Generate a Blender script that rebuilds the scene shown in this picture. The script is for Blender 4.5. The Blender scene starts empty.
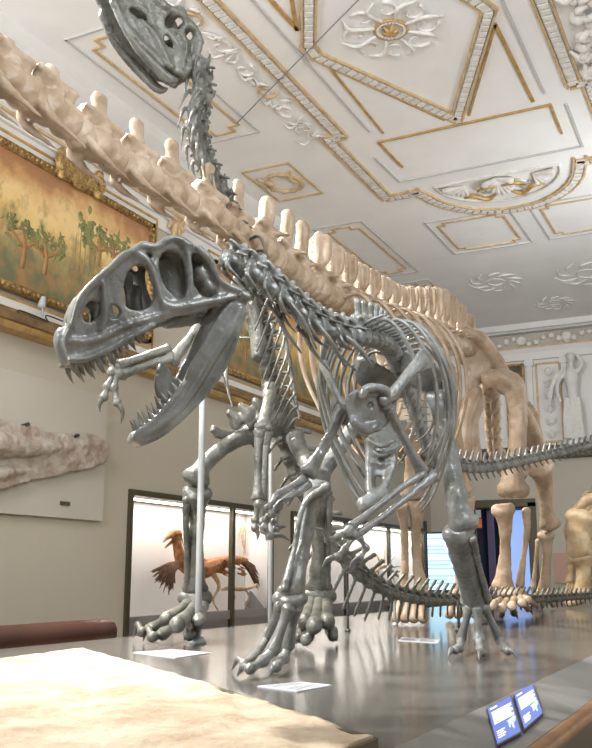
import bpy, bmesh, math, random
from mathutils import Vector, Matrix, noise
random.seed(7)
V = Vector
MAIN = bpy.context.scene.collection
class Later(list):               # objects are linked to the scene together at the end
    def link(self, o): self.append(o)
class Shelf: objects = Later()
C = Shelf()
CAMZ = 1.25                      # camera height above the hall floor
PZ = 0.70                        # top of the display platform
FPX = 925.0; PITCH = math.radians(12.26); YAW = math.radians(26.3)
FW = V((-math.sin(YAW)*math.cos(PITCH), math.cos(YAW)*math.cos(PITCH), math.sin(PITCH)))
RT = V((math.cos(YAW), math.sin(YAW), 0)); UP = RT.cross(FW)
ZUP = V((0, 0, 1))
def ray(px, py): return RT*((px-296)/FPX) + UP*((374-py)/FPX) + FW
def P(px, py, d):
    q = ray(px, py)*d; q.z += CAMZ; return q
def G(px, py, z=PZ):             # the place on a level surface
    r = ray(px, py); q = r*((z-CAMZ)/r.z); q.z = z; return q
def ONX(px, py, x):
    r = ray(px, py); q = r*(x/r.x); q.z += CAMZ; return q
def ONY(px, py, y):
    r = ray(px, py); q = r*(y/r.y); q.z += CAMZ; return q

# ---------------------------------------------------------------- materials
def mat(name, col, rough=.6, metal=0, bump=0, bscale=20, var=0, vscale=4, col2=None, spec=.5, emit=None, estr=0):
    m = bpy.data.materials.new(name); m.use_nodes = True
    nt = m.node_tree; b = nt.nodes['Principled BSDF']
    b.inputs['Base Color'].default_value = (*col, 1)
    b.inputs['Roughness'].default_value = rough; b.inputs['Metallic'].default_value = metal
    b.inputs['Specular IOR Level'].default_value = spec
    tc = nt.nodes.new('ShaderNodeNewGeometry')
    if var or col2:
        n = nt.nodes.new('ShaderNodeTexNoise'); n.inputs['Scale'].default_value = vscale
        n.inputs['Detail'].default_value = 6; n.inputs['Roughness'].default_value = .6
        nt.links.new(tc.outputs['Position'], n.inputs['Vector'])
        r = nt.nodes.new('ShaderNodeValToRGB'); r.color_ramp.elements[0].position = .36; r.color_ramp.elements[1].position = .64
        c2 = col2 if col2 else tuple(c*(1-var) for c in col)
        r.color_ramp.elements[0].color = (*c2, 1); r.color_ramp.elements[1].color = (*col, 1)
        nt.links.new(n.outputs['Fac'], r.inputs['Fac']); nt.links.new(r.outputs['Color'], b.inputs['Base Color'])
    if bump:
        n2 = nt.nodes.new('ShaderNodeTexNoise'); n2.inputs['Scale'].default_value = bscale; n2.inputs['Detail'].default_value = 5
        nt.links.new(tc.outputs['Position'], n2.inputs['Vector'])
        bp = nt.nodes.new('ShaderNodeBump'); bp.inputs['Strength'].default_value = bump; bp.inputs['Distance'].default_value = .02
        nt.links.new(n2.outputs['Fac'], bp.inputs['Height']); nt.links.new(bp.outputs['Normal'], b.inputs['Normal'])
    if emit:
        b.inputs['Emission Color'].default_value = (*emit, 1); b.inputs['Emission Strength'].default_value = estr
    return m
M = {}
M['allo'] = mat('slate_grey_bone', (.20,.207,.205), .28, bump=.28, bscale=38, col2=(.085,.088,.076), vscale=6, spec=.8)
M['allo_tooth'] = mat('dark_tooth', (.30,.30,.28), .3, col2=(.06,.055,.045), vscale=9)
M['claw'] = mat('dark_claw', (.12,.12,.115), .35, bump=.2)
M['igu'] = mat('greenish_grey_bone', (.15,.15,.132), .32, bump=.5, bscale=30, col2=(.06,.06,.047), vscale=6)
M['diplo'] = mat('tan_bone', (.47,.365,.275), .42, bump=.5, bscale=20, col2=(.30,.215,.135), vscale=4.0)
M['pale'] = mat('pale_yellow_bone', (.62,.50,.33), .5, bump=.3, bscale=14, col2=(.45,.32,.18), vscale=4)
M['ceil'] = mat('white_plaster', (.88,.875,.87), .75, var=.05, vscale=1.2)
M['stucco'] = mat('stucco_relief', (.80,.79,.77), .7, bump=.3, bscale=30, col2=(.66,.63,.58), vscale=9)
M['gold'] = mat('gilt', (.60,.40,.15), .45, metal=.2, col2=(.42,.26,.09), vscale=6)
M['giltpale'] = mat('pale_gilt', (.66,.50,.30), .55, metal=0, col2=(.50,.36,.19), vscale=7)
M['greyline'] = mat('grey_moulding', (.55,.545,.54), .7)  # one even grey for thin ceiling and cornice mouldings
M['wall'] = mat('warm_grey_wall', (.50,.47,.395), .8, var=.06, vscale=.6, bump=.05, bscale=60)
M['white'] = mat('white_moulding', (.74,.73,.71), .55, var=.04, vscale=3)
M['cornicewood'] = mat('brown_gilt_wood', (.27,.17,.07), .4, col2=(.13,.08,.035), vscale=5)
M['panel'] = mat('grey_panel', (.50,.48,.43), .7)
M['croc'] = mat('fossil_stone', (.50,.46,.42), .6, bump=.9, bscale=14, col2=(.32,.25,.20), vscale=4.5)
M['plat'] = mat('dark_glossy_platform', (.095,.092,.085), .17, var=.12, vscale=1.5, spec=.6)
M['rim'] = mat('platform_rim', (.15,.147,.14), .5)
M['wood'] = mat('brown_wood', (.26,.125,.04), .35, col2=(.16,.07,.02), vscale=6)
M['floor'] = mat('parquet', (.34,.25,.16), .3, col2=(.26,.18,.11), vscale=5)
M['slab'] = mat('pale_limestone', (.57,.48,.37), .8, bump=1.0, bscale=14, col2=(.36,.265,.175), vscale=3.4)
M['leather'] = mat('red_brown_leather', (.09,.035,.025), .38, var=.25, vscale=3, bump=.1)
M['bronze'] = mat('dark_olive_metal', (.085,.075,.045), .38, metal=.4)
M['steel'] = mat('brushed_steel', (.36,.37,.37), .4, metal=.3)
M['casein'] = mat('white_case_lining', (.82,.80,.78), .7)
M['caseledge'] = mat('case_ledge_grey', (.30,.29,.28), .5)
M['card'] = mat('white_card', (.42,.435,.46), .45)
M['ink'] = mat('grey_ink', (.10,.11,.13), .6)
M['black'] = mat('black_metal', (.03,.03,.032), .4)
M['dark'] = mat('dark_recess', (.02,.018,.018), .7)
M['feather'] = mat('rust_feather', (.50,.22,.075), .7, bump=.8, bscale=50, col2=(.25,.09,.03), vscale=14)
M['featherpale'] = mat('cream_feather', (.74,.55,.36), .7, bump=.6, bscale=50, col2=(.5,.3,.15), vscale=14)
M['featherdark'] = mat('brown_feather', (.20,.10,.05), .7, bump=.8, bscale=50, col2=(.08,.04,.025), vscale=14)
M['statue'] = mat('white_statue_plaster', (.72,.71,.68), .6, var=.1, vscale=8)
M['screen'] = mat('lit_blue_screen', (.02,.03,.1), .2, emit=(.13,.20,.62), estr=1.1)
M['screentext'] = mat('lit_white_lettering', (.8,.8,.9), .3, emit=(.75,.80,1.0), estr=1.3)
M['screenfig'] = mat('lit_pale_drawing', (.4,.5,.7), .3, emit=(.38,.48,.85), estr=1.2)
M['bigscreen'] = mat('lit_pale_blue_screen', (.3,.5,.6), .2, emit=(.48,.80,1.0), estr=1.5)
M['bigtext'] = mat('lit_blue_lettering', (.2,.4,.6), .2, emit=(.16,.50,.78), estr=1.2)
M['skyglow'] = mat('lit_blue_panel', (.2,.3,.5), .2, emit=(.30,.47,.95), estr=.9)
M['purple'] = mat('purple_banner', (.12,.09,.19), .5)
M['orange'] = mat('orange_sign', (.75,.16,.03), .5)
M['pink'] = mat('pink_panel', (.52,.33,.27), .6)
M['glass'] = mat('case_glass', (1,1,1), .02)
_b = M['glass'].node_tree.nodes['Principled BSDF']; _b.inputs['Transmission Weight'].default_value = 1; _b.inputs['IOR'].default_value = 1.02
_b.inputs['Specular IOR Level'].default_value = .3

# ---------------------------------------------------------------- mesh helpers
def crs(pts, sub, closed=False):
    """Catmull-Rom through tuples of any length"""
    n = len(pts); out = []
    if n < 3 and not closed:
        for k in range(sub+1):
            t = k/sub; out.append(tuple(a+(b-a)*t for a, b in zip(pts[0], pts[1])))
        return out
    rng = range(n) if closed else range(n-1)
    for i in rng:
        p1 = pts[i]; p2 = pts[(i+1) % n]
        p0 = pts[(i-1) % n] if (closed or i > 0) else tuple(2*a-b for a, b in zip(p1, p2))
        p3 = pts[(i+2) % n] if (closed or i+2 < n) else tuple(2*a-b for a, b in zip(p2, p1))
        for k in range(sub):
            t = k/sub; t2 = t*t; t3 = t2*t
            out.append(tuple(.5*((2*b)+(-a+c)*t+(2*a-5*b+4*c-d)*t2+(-a+3*b-3*c+d)*t3) for a, b, c, d in zip(p0, p1, p2, p3)))
    if not closed: out.append(tuple(pts[-1]))
    return out
def tube(bm, pts, rad, seg=8, flat=1.0, fdir=None, sub=4, caps=True):
    if not isinstance(rad, (list, tuple)): rad = [rad]*len(pts)
    data = crs([(*p, r) for p, r in zip(pts, rad)], sub)
    c = [V(d[:3]) for d in data]; r = [max(abs(d[3]), 1e-4) for d in data]
    n = len(c); prev = None; rings = []
    for i in range(n):
        t = (c[min(i+1, n-1)]-c[max(i-1, 0)])
        t = t.normalized() if t.length > 1e-9 else V((0, 0, 1))
        if fdir is not None:
            a = V(fdir)-t*V(fdir).dot(t)
            a = a.normalized() if a.length > 1e-6 else t.orthogonal().normalized()
        elif prev is None: a = t.orthogonal().normalized()
        else:
            a = prev-t*prev.dot(t); a = a.normalized() if a.length > 1e-6 else t.orthogonal().normalized()
        prev = a; b = t.cross(a)
        rings.append((c[i], a, b, r[i], t))
    vr = []
    def ring(cc, a, b, rr):
        return [bm.verts.new(cc+a*(math.cos(2*math.pi*k/seg)*rr*flat)+b*(math.sin(2*math.pi*k/seg)*rr)) for k in range(seg)]
    if caps:
        cc, a, b, rr, t = rings[0]; vr.append(ring(cc-t*rr*.5*min(flat,1), a, b, rr*.6))
    for cc, a, b, rr, t in rings: vr.append(ring(cc, a, b, rr))
    if caps:
        cc, a, b, rr, t = rings[-1]; vr.append(ring(cc+t*rr*.5*min(flat,1), a, b, rr*.6))
    for i in range(len(vr)-1):
        for k in range(seg):
            bm.faces.new((vr[i][k], vr[i][(k+1) % seg], vr[i+1][(k+1) % seg], vr[i+1][k]))
    bm.faces.new(list(reversed(vr[0]))); bm.faces.new(vr[-1])
def TP(bm, pts, seg=8, flat=1.0, fdir=None, sub=4, k=1.0):
    """a bone through (px, py, depth, radius in px)"""
    tube(bm, [P(a, b, d) for a, b, d, r in pts], [r*d/FPX*k for a, b, d, r in pts], seg, flat, fdir, sub)
def blob(bm, c, r, rot=None, sub=2):
    if not isinstance(r, (tuple, list, Vector)): r = (r, r, r)
    m = Matrix.Translation(V(c)) @ ((rot.to_4x4() if rot is not None else Matrix.Identity(4)) @ Matrix.Diagonal((*r, 1)))
    bmesh.ops.create_icosphere(bm, subdivisions=sub, radius=1, matrix=m)
def box(bm, lo, hi, m=None):
    lo = V(lo); hi = V(hi); vs = []
    for x in (lo.x, hi.x):
        for y in (lo.y, hi.y):
            for z in (lo.z, hi.z):
                p = V((x, y, z)); vs.append(bm.verts.new(m @ p if m is not None else p))
    for f in ((0,1,3,2),(4,6,7,5),(0,4,5,1),(2,3,7,6),(0,2,6,4),(1,5,7,3)): bm.faces.new([vs[i] for i in f])
def beam(bm, a, b, w, h, up=ZUP):
    """box of section w x h from a to b"""
    a = V(a); b = V(b); t = (b-a); L = t.length; t.normalize(); s = t.cross(up); s.normalize(); u = s.cross(t)
    m = Matrix((( t.x, s.x, u.x, a.x), (t.y, s.y, u.y, a.y), (t.z, s.z, u.z, a.z), (0,0,0,1)))
    box(bm, (0, -w/2, -h/2), (L, w/2, h/2), m)
def plate(bm, outline, thick, holes=(), sub=5, smooth=True, offset=0):
    """flat bone: closed outline (and openings) of 3-D points, given real thickness along the vector thick"""
    tb = bmesh.new(); edges = []
    for loop in [outline, *holes]:
        pts = crs([tuple(p) for p in loop], sub, True) if smooth else [tuple(p) for p in loop]
        vs = [tb.verts.new(V(p)+thick*offset) for p in pts]
        for i in range(len(vs)): edges.append(tb.edges.new((vs[i], vs[(i+1) % len(vs)])))
    bmesh.ops.triangle_fill(tb, use_beauty=True, use_dissolve=False, edges=edges, normal=thick.normalized())
    if not tb.faces: tb.free(); return
    top = {}; bot = {}
    for v in tb.verts: bot[v] = bm.verts.new(v.co); top[v] = bm.verts.new(v.co+thick)
    for f in tb.faces:
        bm.faces.new([top[v] for v in f.verts]); bm.faces.new([bot[v] for v in reversed(f.verts)])
    for e in tb.edges:
        if len(e.link_faces) == 1:
            f = e.link_faces[0]; vs = list(f.verts); i = vs.index(e.verts[0])
            a, b = (e.verts[0], e.verts[1]) if vs[(i+1) % len(vs)] == e.verts[1] else (e.verts[1], e.verts[0])
            bm.faces.new((bot[a], bot[b], top[b], top[a]))
    tb.free()
WM = {}
def obj(name, bm, m, parent=None, remesh=0, sm=4, smooth=True, rough=0, rscale=12, center=True):
    """link a bmesh as ONE mesh object with its origin at its own middle"""
    bmesh.ops.recalc_face_normals(bm, faces=bm.faces)
    me = bpy.data.meshes.new(name); bm.to_mesh(me); bm.free()
    if remesh:
        t = bpy.data.objects.new('t', me); MAIN.objects.link(t)
        md = t.modifiers.new('r', 'REMESH'); md.mode = 'VOXEL'; md.voxel_size = remesh
        if sm:
            s = t.modifiers.new('s', 'SMOOTH'); s.iterations = sm; s.factor = .5
        dg = bpy.context.evaluated_depsgraph_get()
        me2 = bpy.data.meshes.new_from_object(t.evaluated_get(dg)); bpy.data.objects.remove(t); bpy.data.meshes.remove(me); me = me2; me.name = name
    if rough:
        for v in me.vertices:
            q = v.co*rscale; v.co += v.normal*(noise.noise(q)+.55*noise.noise(q*2.6))*rough
    lo = V((1e9,)*3); hi = V((-1e9,)*3)
    for v in me.vertices:
        for i in range(3): lo[i] = min(lo[i], v.co[i]); hi[i] = max(hi[i], v.co[i])
    c = (lo+hi)/2 if len(me.vertices) and center else V()
    me.transform(Matrix.Translation(-c))
    if smooth:
        for p in me.polygons: p.use_smooth = True
    me.materials.clear(); me.materials.append(m)
    o = bpy.data.objects.new(name, me); C.objects.link(o); o.location = c; WM[o] = Matrix.Translation(c)
    if parent is not None: adopt(o, parent)
    return o
def adopt(o, parent):
    o.parent = parent; o.matrix_parent_inverse = WM[parent].inverted()
def thing(name, label, cat, loc, group=None):
    o = bpy.data.objects.new(name, None); C.objects.link(o); o.location = loc; WM[o] = Matrix.Translation(V(loc)); o.empty_display_size = .1
    o['label'] = label; o['category'] = cat
    if group: o['group'] = group
    return o
def tag(o, label, cat, group=None):
    o['label'] = label; o['category'] = cat
    if group: o['group'] = group
    return o
def struct(name, bm, m, parent=None, smooth=False):
    o = obj(name, bm, m, parent, smooth=smooth)
    if parent is None: o['kind'] = 'structure'
    return o
def inst(proto, name, mtx, parent):
    """copy of a prototype part, placed by a matrix"""
    o = proto.copy(); o.name = name; C.objects.link(o); o.parent = parent; o.matrix_parent_inverse = WM[parent].inverted()
    o.matrix_basis = mtx; WM[o] = mtx
    return o
def frame(c, x, up, s):
    """matrix with local x along x, z near up, scale s"""
    x = V(x).normalized(); y = V(up).cross(x); y.normalize(); z = x.cross(y)
    if not isinstance(s, (tuple, list)): s = (s, s, s)
    return Matrix(((x.x*s[0], y.x*s[1], z.x*s[2], c[0]), (x.y*s[0], y.y*s[1], z.y*s[2], c[1]), (x.z*s[0], y.z*s[1], z.z*s[2], c[2]), (0,0,0,1)))
B = bmesh.new
# ================================================================ the hall
XW = -8.0; XR = 1.2; YE = 24.5; YN = -4.0; HC = CAMZ+6.6
bm = B(); box(bm, (XW-.2, YN, -.2), (XR+.2, YE+.2, 0)); struct('floor', bm, M['floor'])
bm = B(); box(bm, (XW-.2, YN, HC), (XR+.2, YE+.2, HC+.2)); struct('ceiling', bm, M['ceil'])
bm = B(); zt_, zb_ = CAMZ+1.20, 0.0       # with two niches for the display cases
box(bm, (XW-.7, YN, zt_), (XW, YE, HC)); box(bm, (XW-.7, YN, 0), (XW, 10.80, zt_)); box(bm, (XW-.7, 15.19, 0), (XW, 15.95, zt_)); box(bm, (XW-.7, 23.8, 0), (XW, YE, zt_)); box(bm, (XW-.72, 10.8, 0), (XW-.6, 23.8, zt_))
struct('wall_left', bm, M['wall'])
bm = B()                                     # end wall with a doorway
box(bm, (XW-.2, YE, 0), (-6.75, YE+.2, HC)); box(bm, (-5.35, YE, 0), (XR+.2, YE+.2, HC)); box(bm, (-6.75, YE, 3.0), (-5.35, YE+.2, HC))
struct('wall_far', bm, M['wall'])
bm = B(); box(bm, (XR, YN, 0), (XR+.2, YE, 1.6)); box(bm, (XR, YN, 5.4), (XR+.2, YE, HC))
for k in range(6): box(bm, (XR, YN+k*5.5, 1.6), (XR+.2, YN+k*5.5+(2.2 if k < 5 else 1.0), 5.4))
struct('wall_right', bm, M['wall'])
# doorway: dark passage with lit displays beyond
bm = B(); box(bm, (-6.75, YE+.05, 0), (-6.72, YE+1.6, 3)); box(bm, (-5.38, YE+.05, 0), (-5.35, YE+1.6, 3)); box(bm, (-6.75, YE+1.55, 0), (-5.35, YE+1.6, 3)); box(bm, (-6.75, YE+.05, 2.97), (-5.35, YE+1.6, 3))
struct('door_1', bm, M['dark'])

# --- left wall mouldings
def profile_y(name, pts, y0, y1, m, smooth=False):
    """moulding profile of (x, z) points run along the hall"""
    bm = B(); a = [bm.verts.new((x, y0, z)) for x, z in pts]; b = [bm.verts.new((x, y1, z)) for x, z in pts]
    n = len(pts)
    for i in range(n): bm.faces.new((a[i], a[(i+1) % n], b[(i+1) % n], b[i]))
    bm.faces.new(list(reversed(a))); bm.faces.new(b)
    return struct(name, bm, m, smooth=smooth)
def profile_x(name, pts, x0, x1, m):
    bm = B(); a = [bm.verts.new((x0, y, z)) for y, z in pts]; b = [bm.verts.new((x1, y, z)) for y, z in pts]
    n = len(pts)
    for i in range(n): bm.faces.new((a[i], a[(i+1) % n], b[(i+1) % n], b[i]))
    bm.faces.new(list(reversed(a))); bm.faces.new(b)
    return struct(name, bm, m)
Z = CAMZ
tn = [0]
def T():
    tn[0] += 1; return 'trim_%d' % tn[0]
profile_y(T(), [(-8,Z+5.50),(-7.90,Z+5.50),(-7.88,Z+5.62),(-7.80,Z+5.66),(-7.80,Z+5.80),(-7.72,Z+5.86),(-7.72,Z+6.00),(-7.86,Z+6.04),(-7.86,Z+6.22),(-7.70,Z+6.34),(-7.60,Z+6.44),(-7.56,Z+6.6),(-8,Z+6.6)], YN, YE, M['white'])
profile_y(T(), [(-8,Z+5.30),(-7.96,Z+5.30),(-7.96,Z+5.50),(-8,Z+5.50)], YN, YE, M['white'])
profile_y(T(), [(-7.86,Z+5.60),(-7.84,Z+5.60),(-7.84,Z+5.64),(-7.86,Z+5.64)], YN, YE, M['giltpale'])
profile_y(T(), [(-8,Z+3.13),(-7.94,Z+3.13),(-7.94,Z+3.30),(-8,Z+3.30)], YN, YE, M['white'])
profile_y(T(), [(-8,Z+2.95),(-7.72,Z+2.97),(-7.70,Z+3.05),(-7.78,Z+3.09),(-7.80,Z+3.14),(-8,Z+3.14)], YN, YE, M['cornicewood'])
profile_y(T(), [(-8,Z+2.885),(-7.80,Z+2.89),(-7.77,Z+2.93),(-7.77,Z+2.972),(-8,Z+2.972)], YN, YE, M['gold'])
# --- end wall mouldings and relief panels
profile_x(T(), [(YE,Z+6.42),(YE-.30,Z+6.45),(YE-.34,Z+6.6),(YE,Z+6.6)], XW, XR, M['white'])
profile_x(T(), [(YE,Z+6.38),(YE-.22,Z+6.38),(YE-.25,Z+6.44),(YE,Z+6.44)], XW, XR, M['greyline'])
profile_x(T(), [(YE,Z+5.95),(YE-.10,Z+5.95),(YE-.10,Z+6.0),(YE,Z+6.0)], XW, XR, M['giltpale'])
profile_x(T(), [(YE,Z+5.62),(YE-.16,Z+5.62),(YE-.20,Z+5.80),(YE-.14,Z+5.95),(YE,Z+5.95)], XW, XR, M['white'])
profile_x(T(), [(YE,Z+3.28),(YE-.05,Z+3.28),(YE-.05,Z+5.62),(YE,Z+5.62)], XW, XR, M['white'])
profile_x(T(), [(YE,Z+2.95),(YE-.26,Z+2.98),(YE-.28,Z+3.10),(YE-.18,Z+3.16),(YE-.16,Z+3.30),(YE,Z+3.30)], XW, XR, M['bronze'])
# frieze relief under the far cornice: a run of leafy lumps
bm = B(); random.seed(3)
for k in range(46):
    x = XW+.3+k*.2; blob(bm, (x, YE-.02, Z+6.18+.09*math.sin(k*1.3)), (.10, .05, .07+.05*random.random()), sub=1)
    if k % 6 == 0: blob(bm, (x, YE-.03, Z+6.2), (.15, .09, .15))
struct(T(), bm, M['stucco'], smooth=True)
# pilaster panels on the end wall
def relief_panel(x0, x1, z0, z1):
    bm = B(); y = YE-.05; t = .045
    for a, b in (((x0,z0),(x1,z0)),((x0,z1),(x1,z1)),((x0,z0),(x0,z1)),((x1,z0),(x1,z1))):
        beam(bm, (a[0], y-.02, a[1]), (b[0], y-.02, b[1]), .05, .05, up=V((0,1,0)))
    struct(T(), bm, M['giltpale'])
    bm = B(); cx = (x0+x1)/2; n = 6
    for k in range(n):
        zz = z0+(z1-z0)*(k+.6)/(n+.2)
        blob(bm, (cx, y-.02, zz), (.09, .06, .10))
        for s in (-1, 1):
            tube(bm, [V((cx, y-.02, zz-.12)), V((cx+s*.1, y-.03, zz-.04)), V((cx+s*.14, y-.02, zz+.08))], [.02,.028,.012], 6)
    struct(T(), bm, M['stucco'], smooth=True)
for x0, x1 in ((-4.93,-4.32),(-3.45,-2.9),(-1.9,-1.3)): relief_panel(x0, x1, Z+3.4, Z+5.5)
# pilasters between the bays
for x in (-5.1, -4.2, -2.75):
    bm = B(); box(bm, (x-.07, YE-.14, Z+3.3), (x+.07, YE-.03, Z+5.62)); box(bm, (x-.11, YE-.17, Z+5.45), (x+.11, YE-.03, Z+5.62)); box(bm, (x-.11, YE-.17, Z+3.3), (x+.11, YE-.03, Z+3.42)); struct(T(), bm, M['white'])

# --- ceiling stucco.  Lines lie on the ceiling; they stand proud of it by their real thickness
CZ = HC
def cp(x, y, dz=0): return V((x, y, CZ-dz))
CX = -3.435                                  # middle of the ceiling
def line(bm, pts, w=.05, h=.025, closed=False):
    n = len(pts)
    for i in range(n if closed else n-1):
        a = cp(*pts[i], h/2+.0008*(i%3)); b = cp(*pts[(i+1) % n], h/2+.0008*(i%3)); t = (b-a).normalized()*w*.45
        beam(bm, a-t, b+t, w, h)
def frieze(pts, w=.20, closed=False):
    """egg-and-dart band: gilt fillets either side of a white band of little blocks"""
    n = len(pts); g = B(); wb = B()
    for i in range(n if closed else n-1):
        a = V((*pts[i], 0)); b = V((*pts[(i+1) % n], 0)); t = (b-a); L = t.length
        if L < 1e-4: continue
        t.normalize(); s = V((-t.y, t.x, 0))
        for k in (-1, 1):
            off = s*(w/2*k)
            beam(g, cp(*(a+off-t*w*.35).xy, .02+.001*(i%3)), cp(*(b+off+t*w*.35).xy, .02+.001*(i%3)), .032, .04)
        m = max(1, int(L/.13))
        for k in range(m):
            c = a+t*(L*(k+.5)/m); e = t*(L/m*.36)
            beam(wb, cp(*(c-e).xy, .025), cp(*(c+e).xy, .025), w*.62, .05)
    struct(T(), g, M['giltpale']); struct(T(), wb, M['stucco'])
arc = [(CX-1.36, 14.5)]
for k in range(0, 17):
    a = math.pi*(1-k/16); arc.append((CX+1.22*math.cos(a), 14.55+1.55*math.sin(a)))
arc.append((CX+1.36, 14.5))
Lx = -5.20; Rx = -1.70
fr = [(Lx, 1.0), (Lx, 12.05), (Lx-.20, 12.05), (Lx-.20, 14.62), (-4.86, 14.62)]
arcp = [(-4.86, 14.5+.02)]+[(CX+1.36*math.cos(math.pi*(1-k/16)), 14.5+1.63*math.sin(math.pi*(1-k/16))) for k in range(1, 16)]+[(-2.03, 14.5)]
frieze(fr+arcp+[(-2.03, 14.62), (Rx+.20, 14.62), (Rx+.20, 12.05), (Rx, 12.05), (Rx, 1.0)])
# rhombus with clipped corners and its medallion
frieze([(CX-1.13, 9.86), (CX, 12.3), (CX+1.13, 9.86), (CX+1.06, 9.65), (CX, 7.25), (CX-1.13, 9.6)], .17, True)
g = B()
line(g, [(CX-1.1, 10.17), (-4.57, 12.24)], .03); line(g, [(CX-1.1, 10.17), (-3.61, 12.25)], .04)
line(g, [(CX+1.12, 10.19), (-2.31, 12.27)], .05); line(g, [(CX+1.12, 10.19), (-3.24, 12.27)], .04)
line(g, [(CX-1.1, 9.2), (-4.57, 7.2)], .05); line(g, [(CX-1.1, 9.2), (CX-.35, 7.2)], .05)
line(g, [(-4.72, 13.5), (-4.75, 12.51), (-2.11, 12.50), (-2.13, 13.45)], .04)
struct(T(), g, M['gold'])
g = B()
line(g, [(-4.74, 1), (-4.74, 12.1)], .03); line(g, [(-2.12, 1), (-2.12, 12.1)], .04)
line(g, [(-5.0, 13.0), (-4.97, 14.05), (-1.92, 14.05), (-1.9, 12.6)], .04)
struct(T(), g, M['greyline'])
bm = B()                                     # medallion of scrolled petals
mc = (CX-.06, 9.72)
for k in range(8):
    a = k*math.pi/4+.2; c = V((mc[0]+.42*math.cos(a), mc[1]+.42*math.sin(a), 0)); pts = []
    for j in range(12):
        q = j/11*4.6; rr = .17*(1-j/15); pts.append(cp(c.x+rr*math.cos(a+q), c.y+rr*math.sin(a+q), .02))
    tube(bm, pts, [.026-.0013*j for j in range(12)], 6, sub=2)
    tube(bm, [cp(mc[0]+.2*math.cos(a+.4), mc[1]+.2*math.sin(a+.4), .02), cp(mc[0]+.5*math.cos(a+.35), mc[1]+.5*math.sin(a+.35), .05), cp(mc[0]+.66*math.cos(a+.6), mc[1]+.60*math.sin(a+.6), .02)], [.02,.03,.01], 6)
for k in range(24):
    a = k*math.pi/12; blob(bm, cp(mc[0]+.17*math.cos(a), mc[1]+.17*math.sin(a), .02), .03, sub=1)
struct(T(), bm, M['stucco'], smooth=True)
bm = B(); tube(bm, [cp(mc[0]+.2*math.cos(k*math.pi/12), mc[1]+.2*math.sin(k*math.pi/12), .02) for k in range(25)], .022, 6, sub=1)
for k in range(6):
    a = k*math.pi/3; tube(bm, [cp(mc[0], mc[1], .03), cp(mc[0]+.05*math.cos(a), mc[1]+.05*math.sin(a), .06), cp(mc[0]+.12*math.cos(a), mc[1]+.12*math.sin(a), .02)], [.02,.03,.012], 6)
struct(T(), bm, M['gold'], smooth=True)
# lunette with a shell relief
bm = B(); tube(bm, [cp(CX+1.06*math.cos(math.pi*k/20), 14.55+1.08*math.sin(math.pi*k/20), .01) for k in range(21)], .03, 6, sub=1)
tube(bm, [cp(CX-1.06, 14.55, .01), cp(CX, 14.5, .01), cp(CX+1.06, 14.55, .01)], .03, 6)
for s in (-1, 1):
    for k in range(7):
        a = math.pi/2+s*(math.pi/2-k*.16); tube(bm, [cp(CX+s*.6, 14.72, .02), cp(CX+s*(.6+.34*math.cos(k*.26)), 14.66+.12*k*.5, .06)], [.02,.05], 6)
    pts = []
    for j in range(16):
        q = j/15*7; rr = .3*(1-j/18); pts.append(cp(CX+s*(.34+rr*math.cos(q)), 14.98+rr*.8*math.sin(q), .03))
    tube(bm, pts, [.06-.003*j for j in range(16)], 6, sub=2)
for k in range(9):
    a = math.pi*k/8; tube(bm, [cp(CX, 14.62, .03), cp(CX+.24*math.cos(a), 14.7+.42*math.sin(a), .08)], [.03,.06], 6)
struct(T(), bm, M['stucco'], smooth=True)
bm = B()
for s in (-1, 1):
    tube(bm, [cp(CX+s*.1, 15.1, .06), cp(CX+s*.3, 15.25, .1), cp(CX+s*.52, 15.0, .1), cp(CX+s*.7, 15.12, .06)], [.03,.045,.045,.02], 6)
    tube(bm, [cp(CX+s*.05, 14.8, .08), cp(CX+s*.25, 14.75, .1), cp(CX+s*.4, 14.88, .08)], [.03,.04,.02], 6)
struct(T(), bm, M['gold'], smooth=True)
# bordered panels in the side fields
def cpanel(x0, x1, y0, y1, notch=.16, g=None, w2=.035):
    a, b, c, d = x0, x1, y0, y1; n = notch
    pts = [(a+n,c),(a+n,c+n),(a,c+n),(a,d-n),(a+n,d-n),(a+n,d),(b-n,d),(b-n,d-n),(b,d-n),(b,c+n),(b-n,c+n),(b-n,c)]
    bm = B(); line(bm, pts, .045, .02, True); struct(T(), bm, M['giltpale'])
    bm = B(); e = .17; line(bm, [(a-e,c-e),(a-e,d+e),(b+e,d+e),(b+e,c-e)], w2, .02, True); struct(T(), bm, M['greyline'])
for y0, y1 in ((2.6, 6.9), (8.3, 11.2), (15.6, 18.6), (19.6, 23.2)): cpanel(-7.08, -6.42, y0, y1)
cpanel(-5.02, -3.75, 16.25, 17.85, .13); cpanel(-3.05, -1.75, 16.25, 17.85, .13)
for xx in (-.45, ): cpanel(xx, xx+.7, 8.3, 11.2)
bm = B(); line(bm, [(-7.2,12.55),(-6.35,12.55),(-6.35,13.9),(-7.2,13.9)], .04, .02, True); struct(T(), bm, M['giltpale'])
bm = B()                                     # wreath in the square field
tube(bm, [cp(-6.76+.3*math.cos(k*.3), 13.2+.36*math.sin(k*.3), .02) for k in range(22)], [.05 if k % 2 else .03 for k in range(22)], 6, sub=2)
tube(bm, [cp(-7.1,12.85,.02), cp(-6.95,13.1,.04), cp(-7.1,13.4,.02)], [.02,.05,.02], 6); tube(bm, [cp(-6.45,12.85,.02), cp(-6.56,13.1,.04), cp(-6.45,13.4,.02)], [.02,.05,.02], 6)
struct(T(), bm, M['giltpale'], smooth=True)
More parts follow.
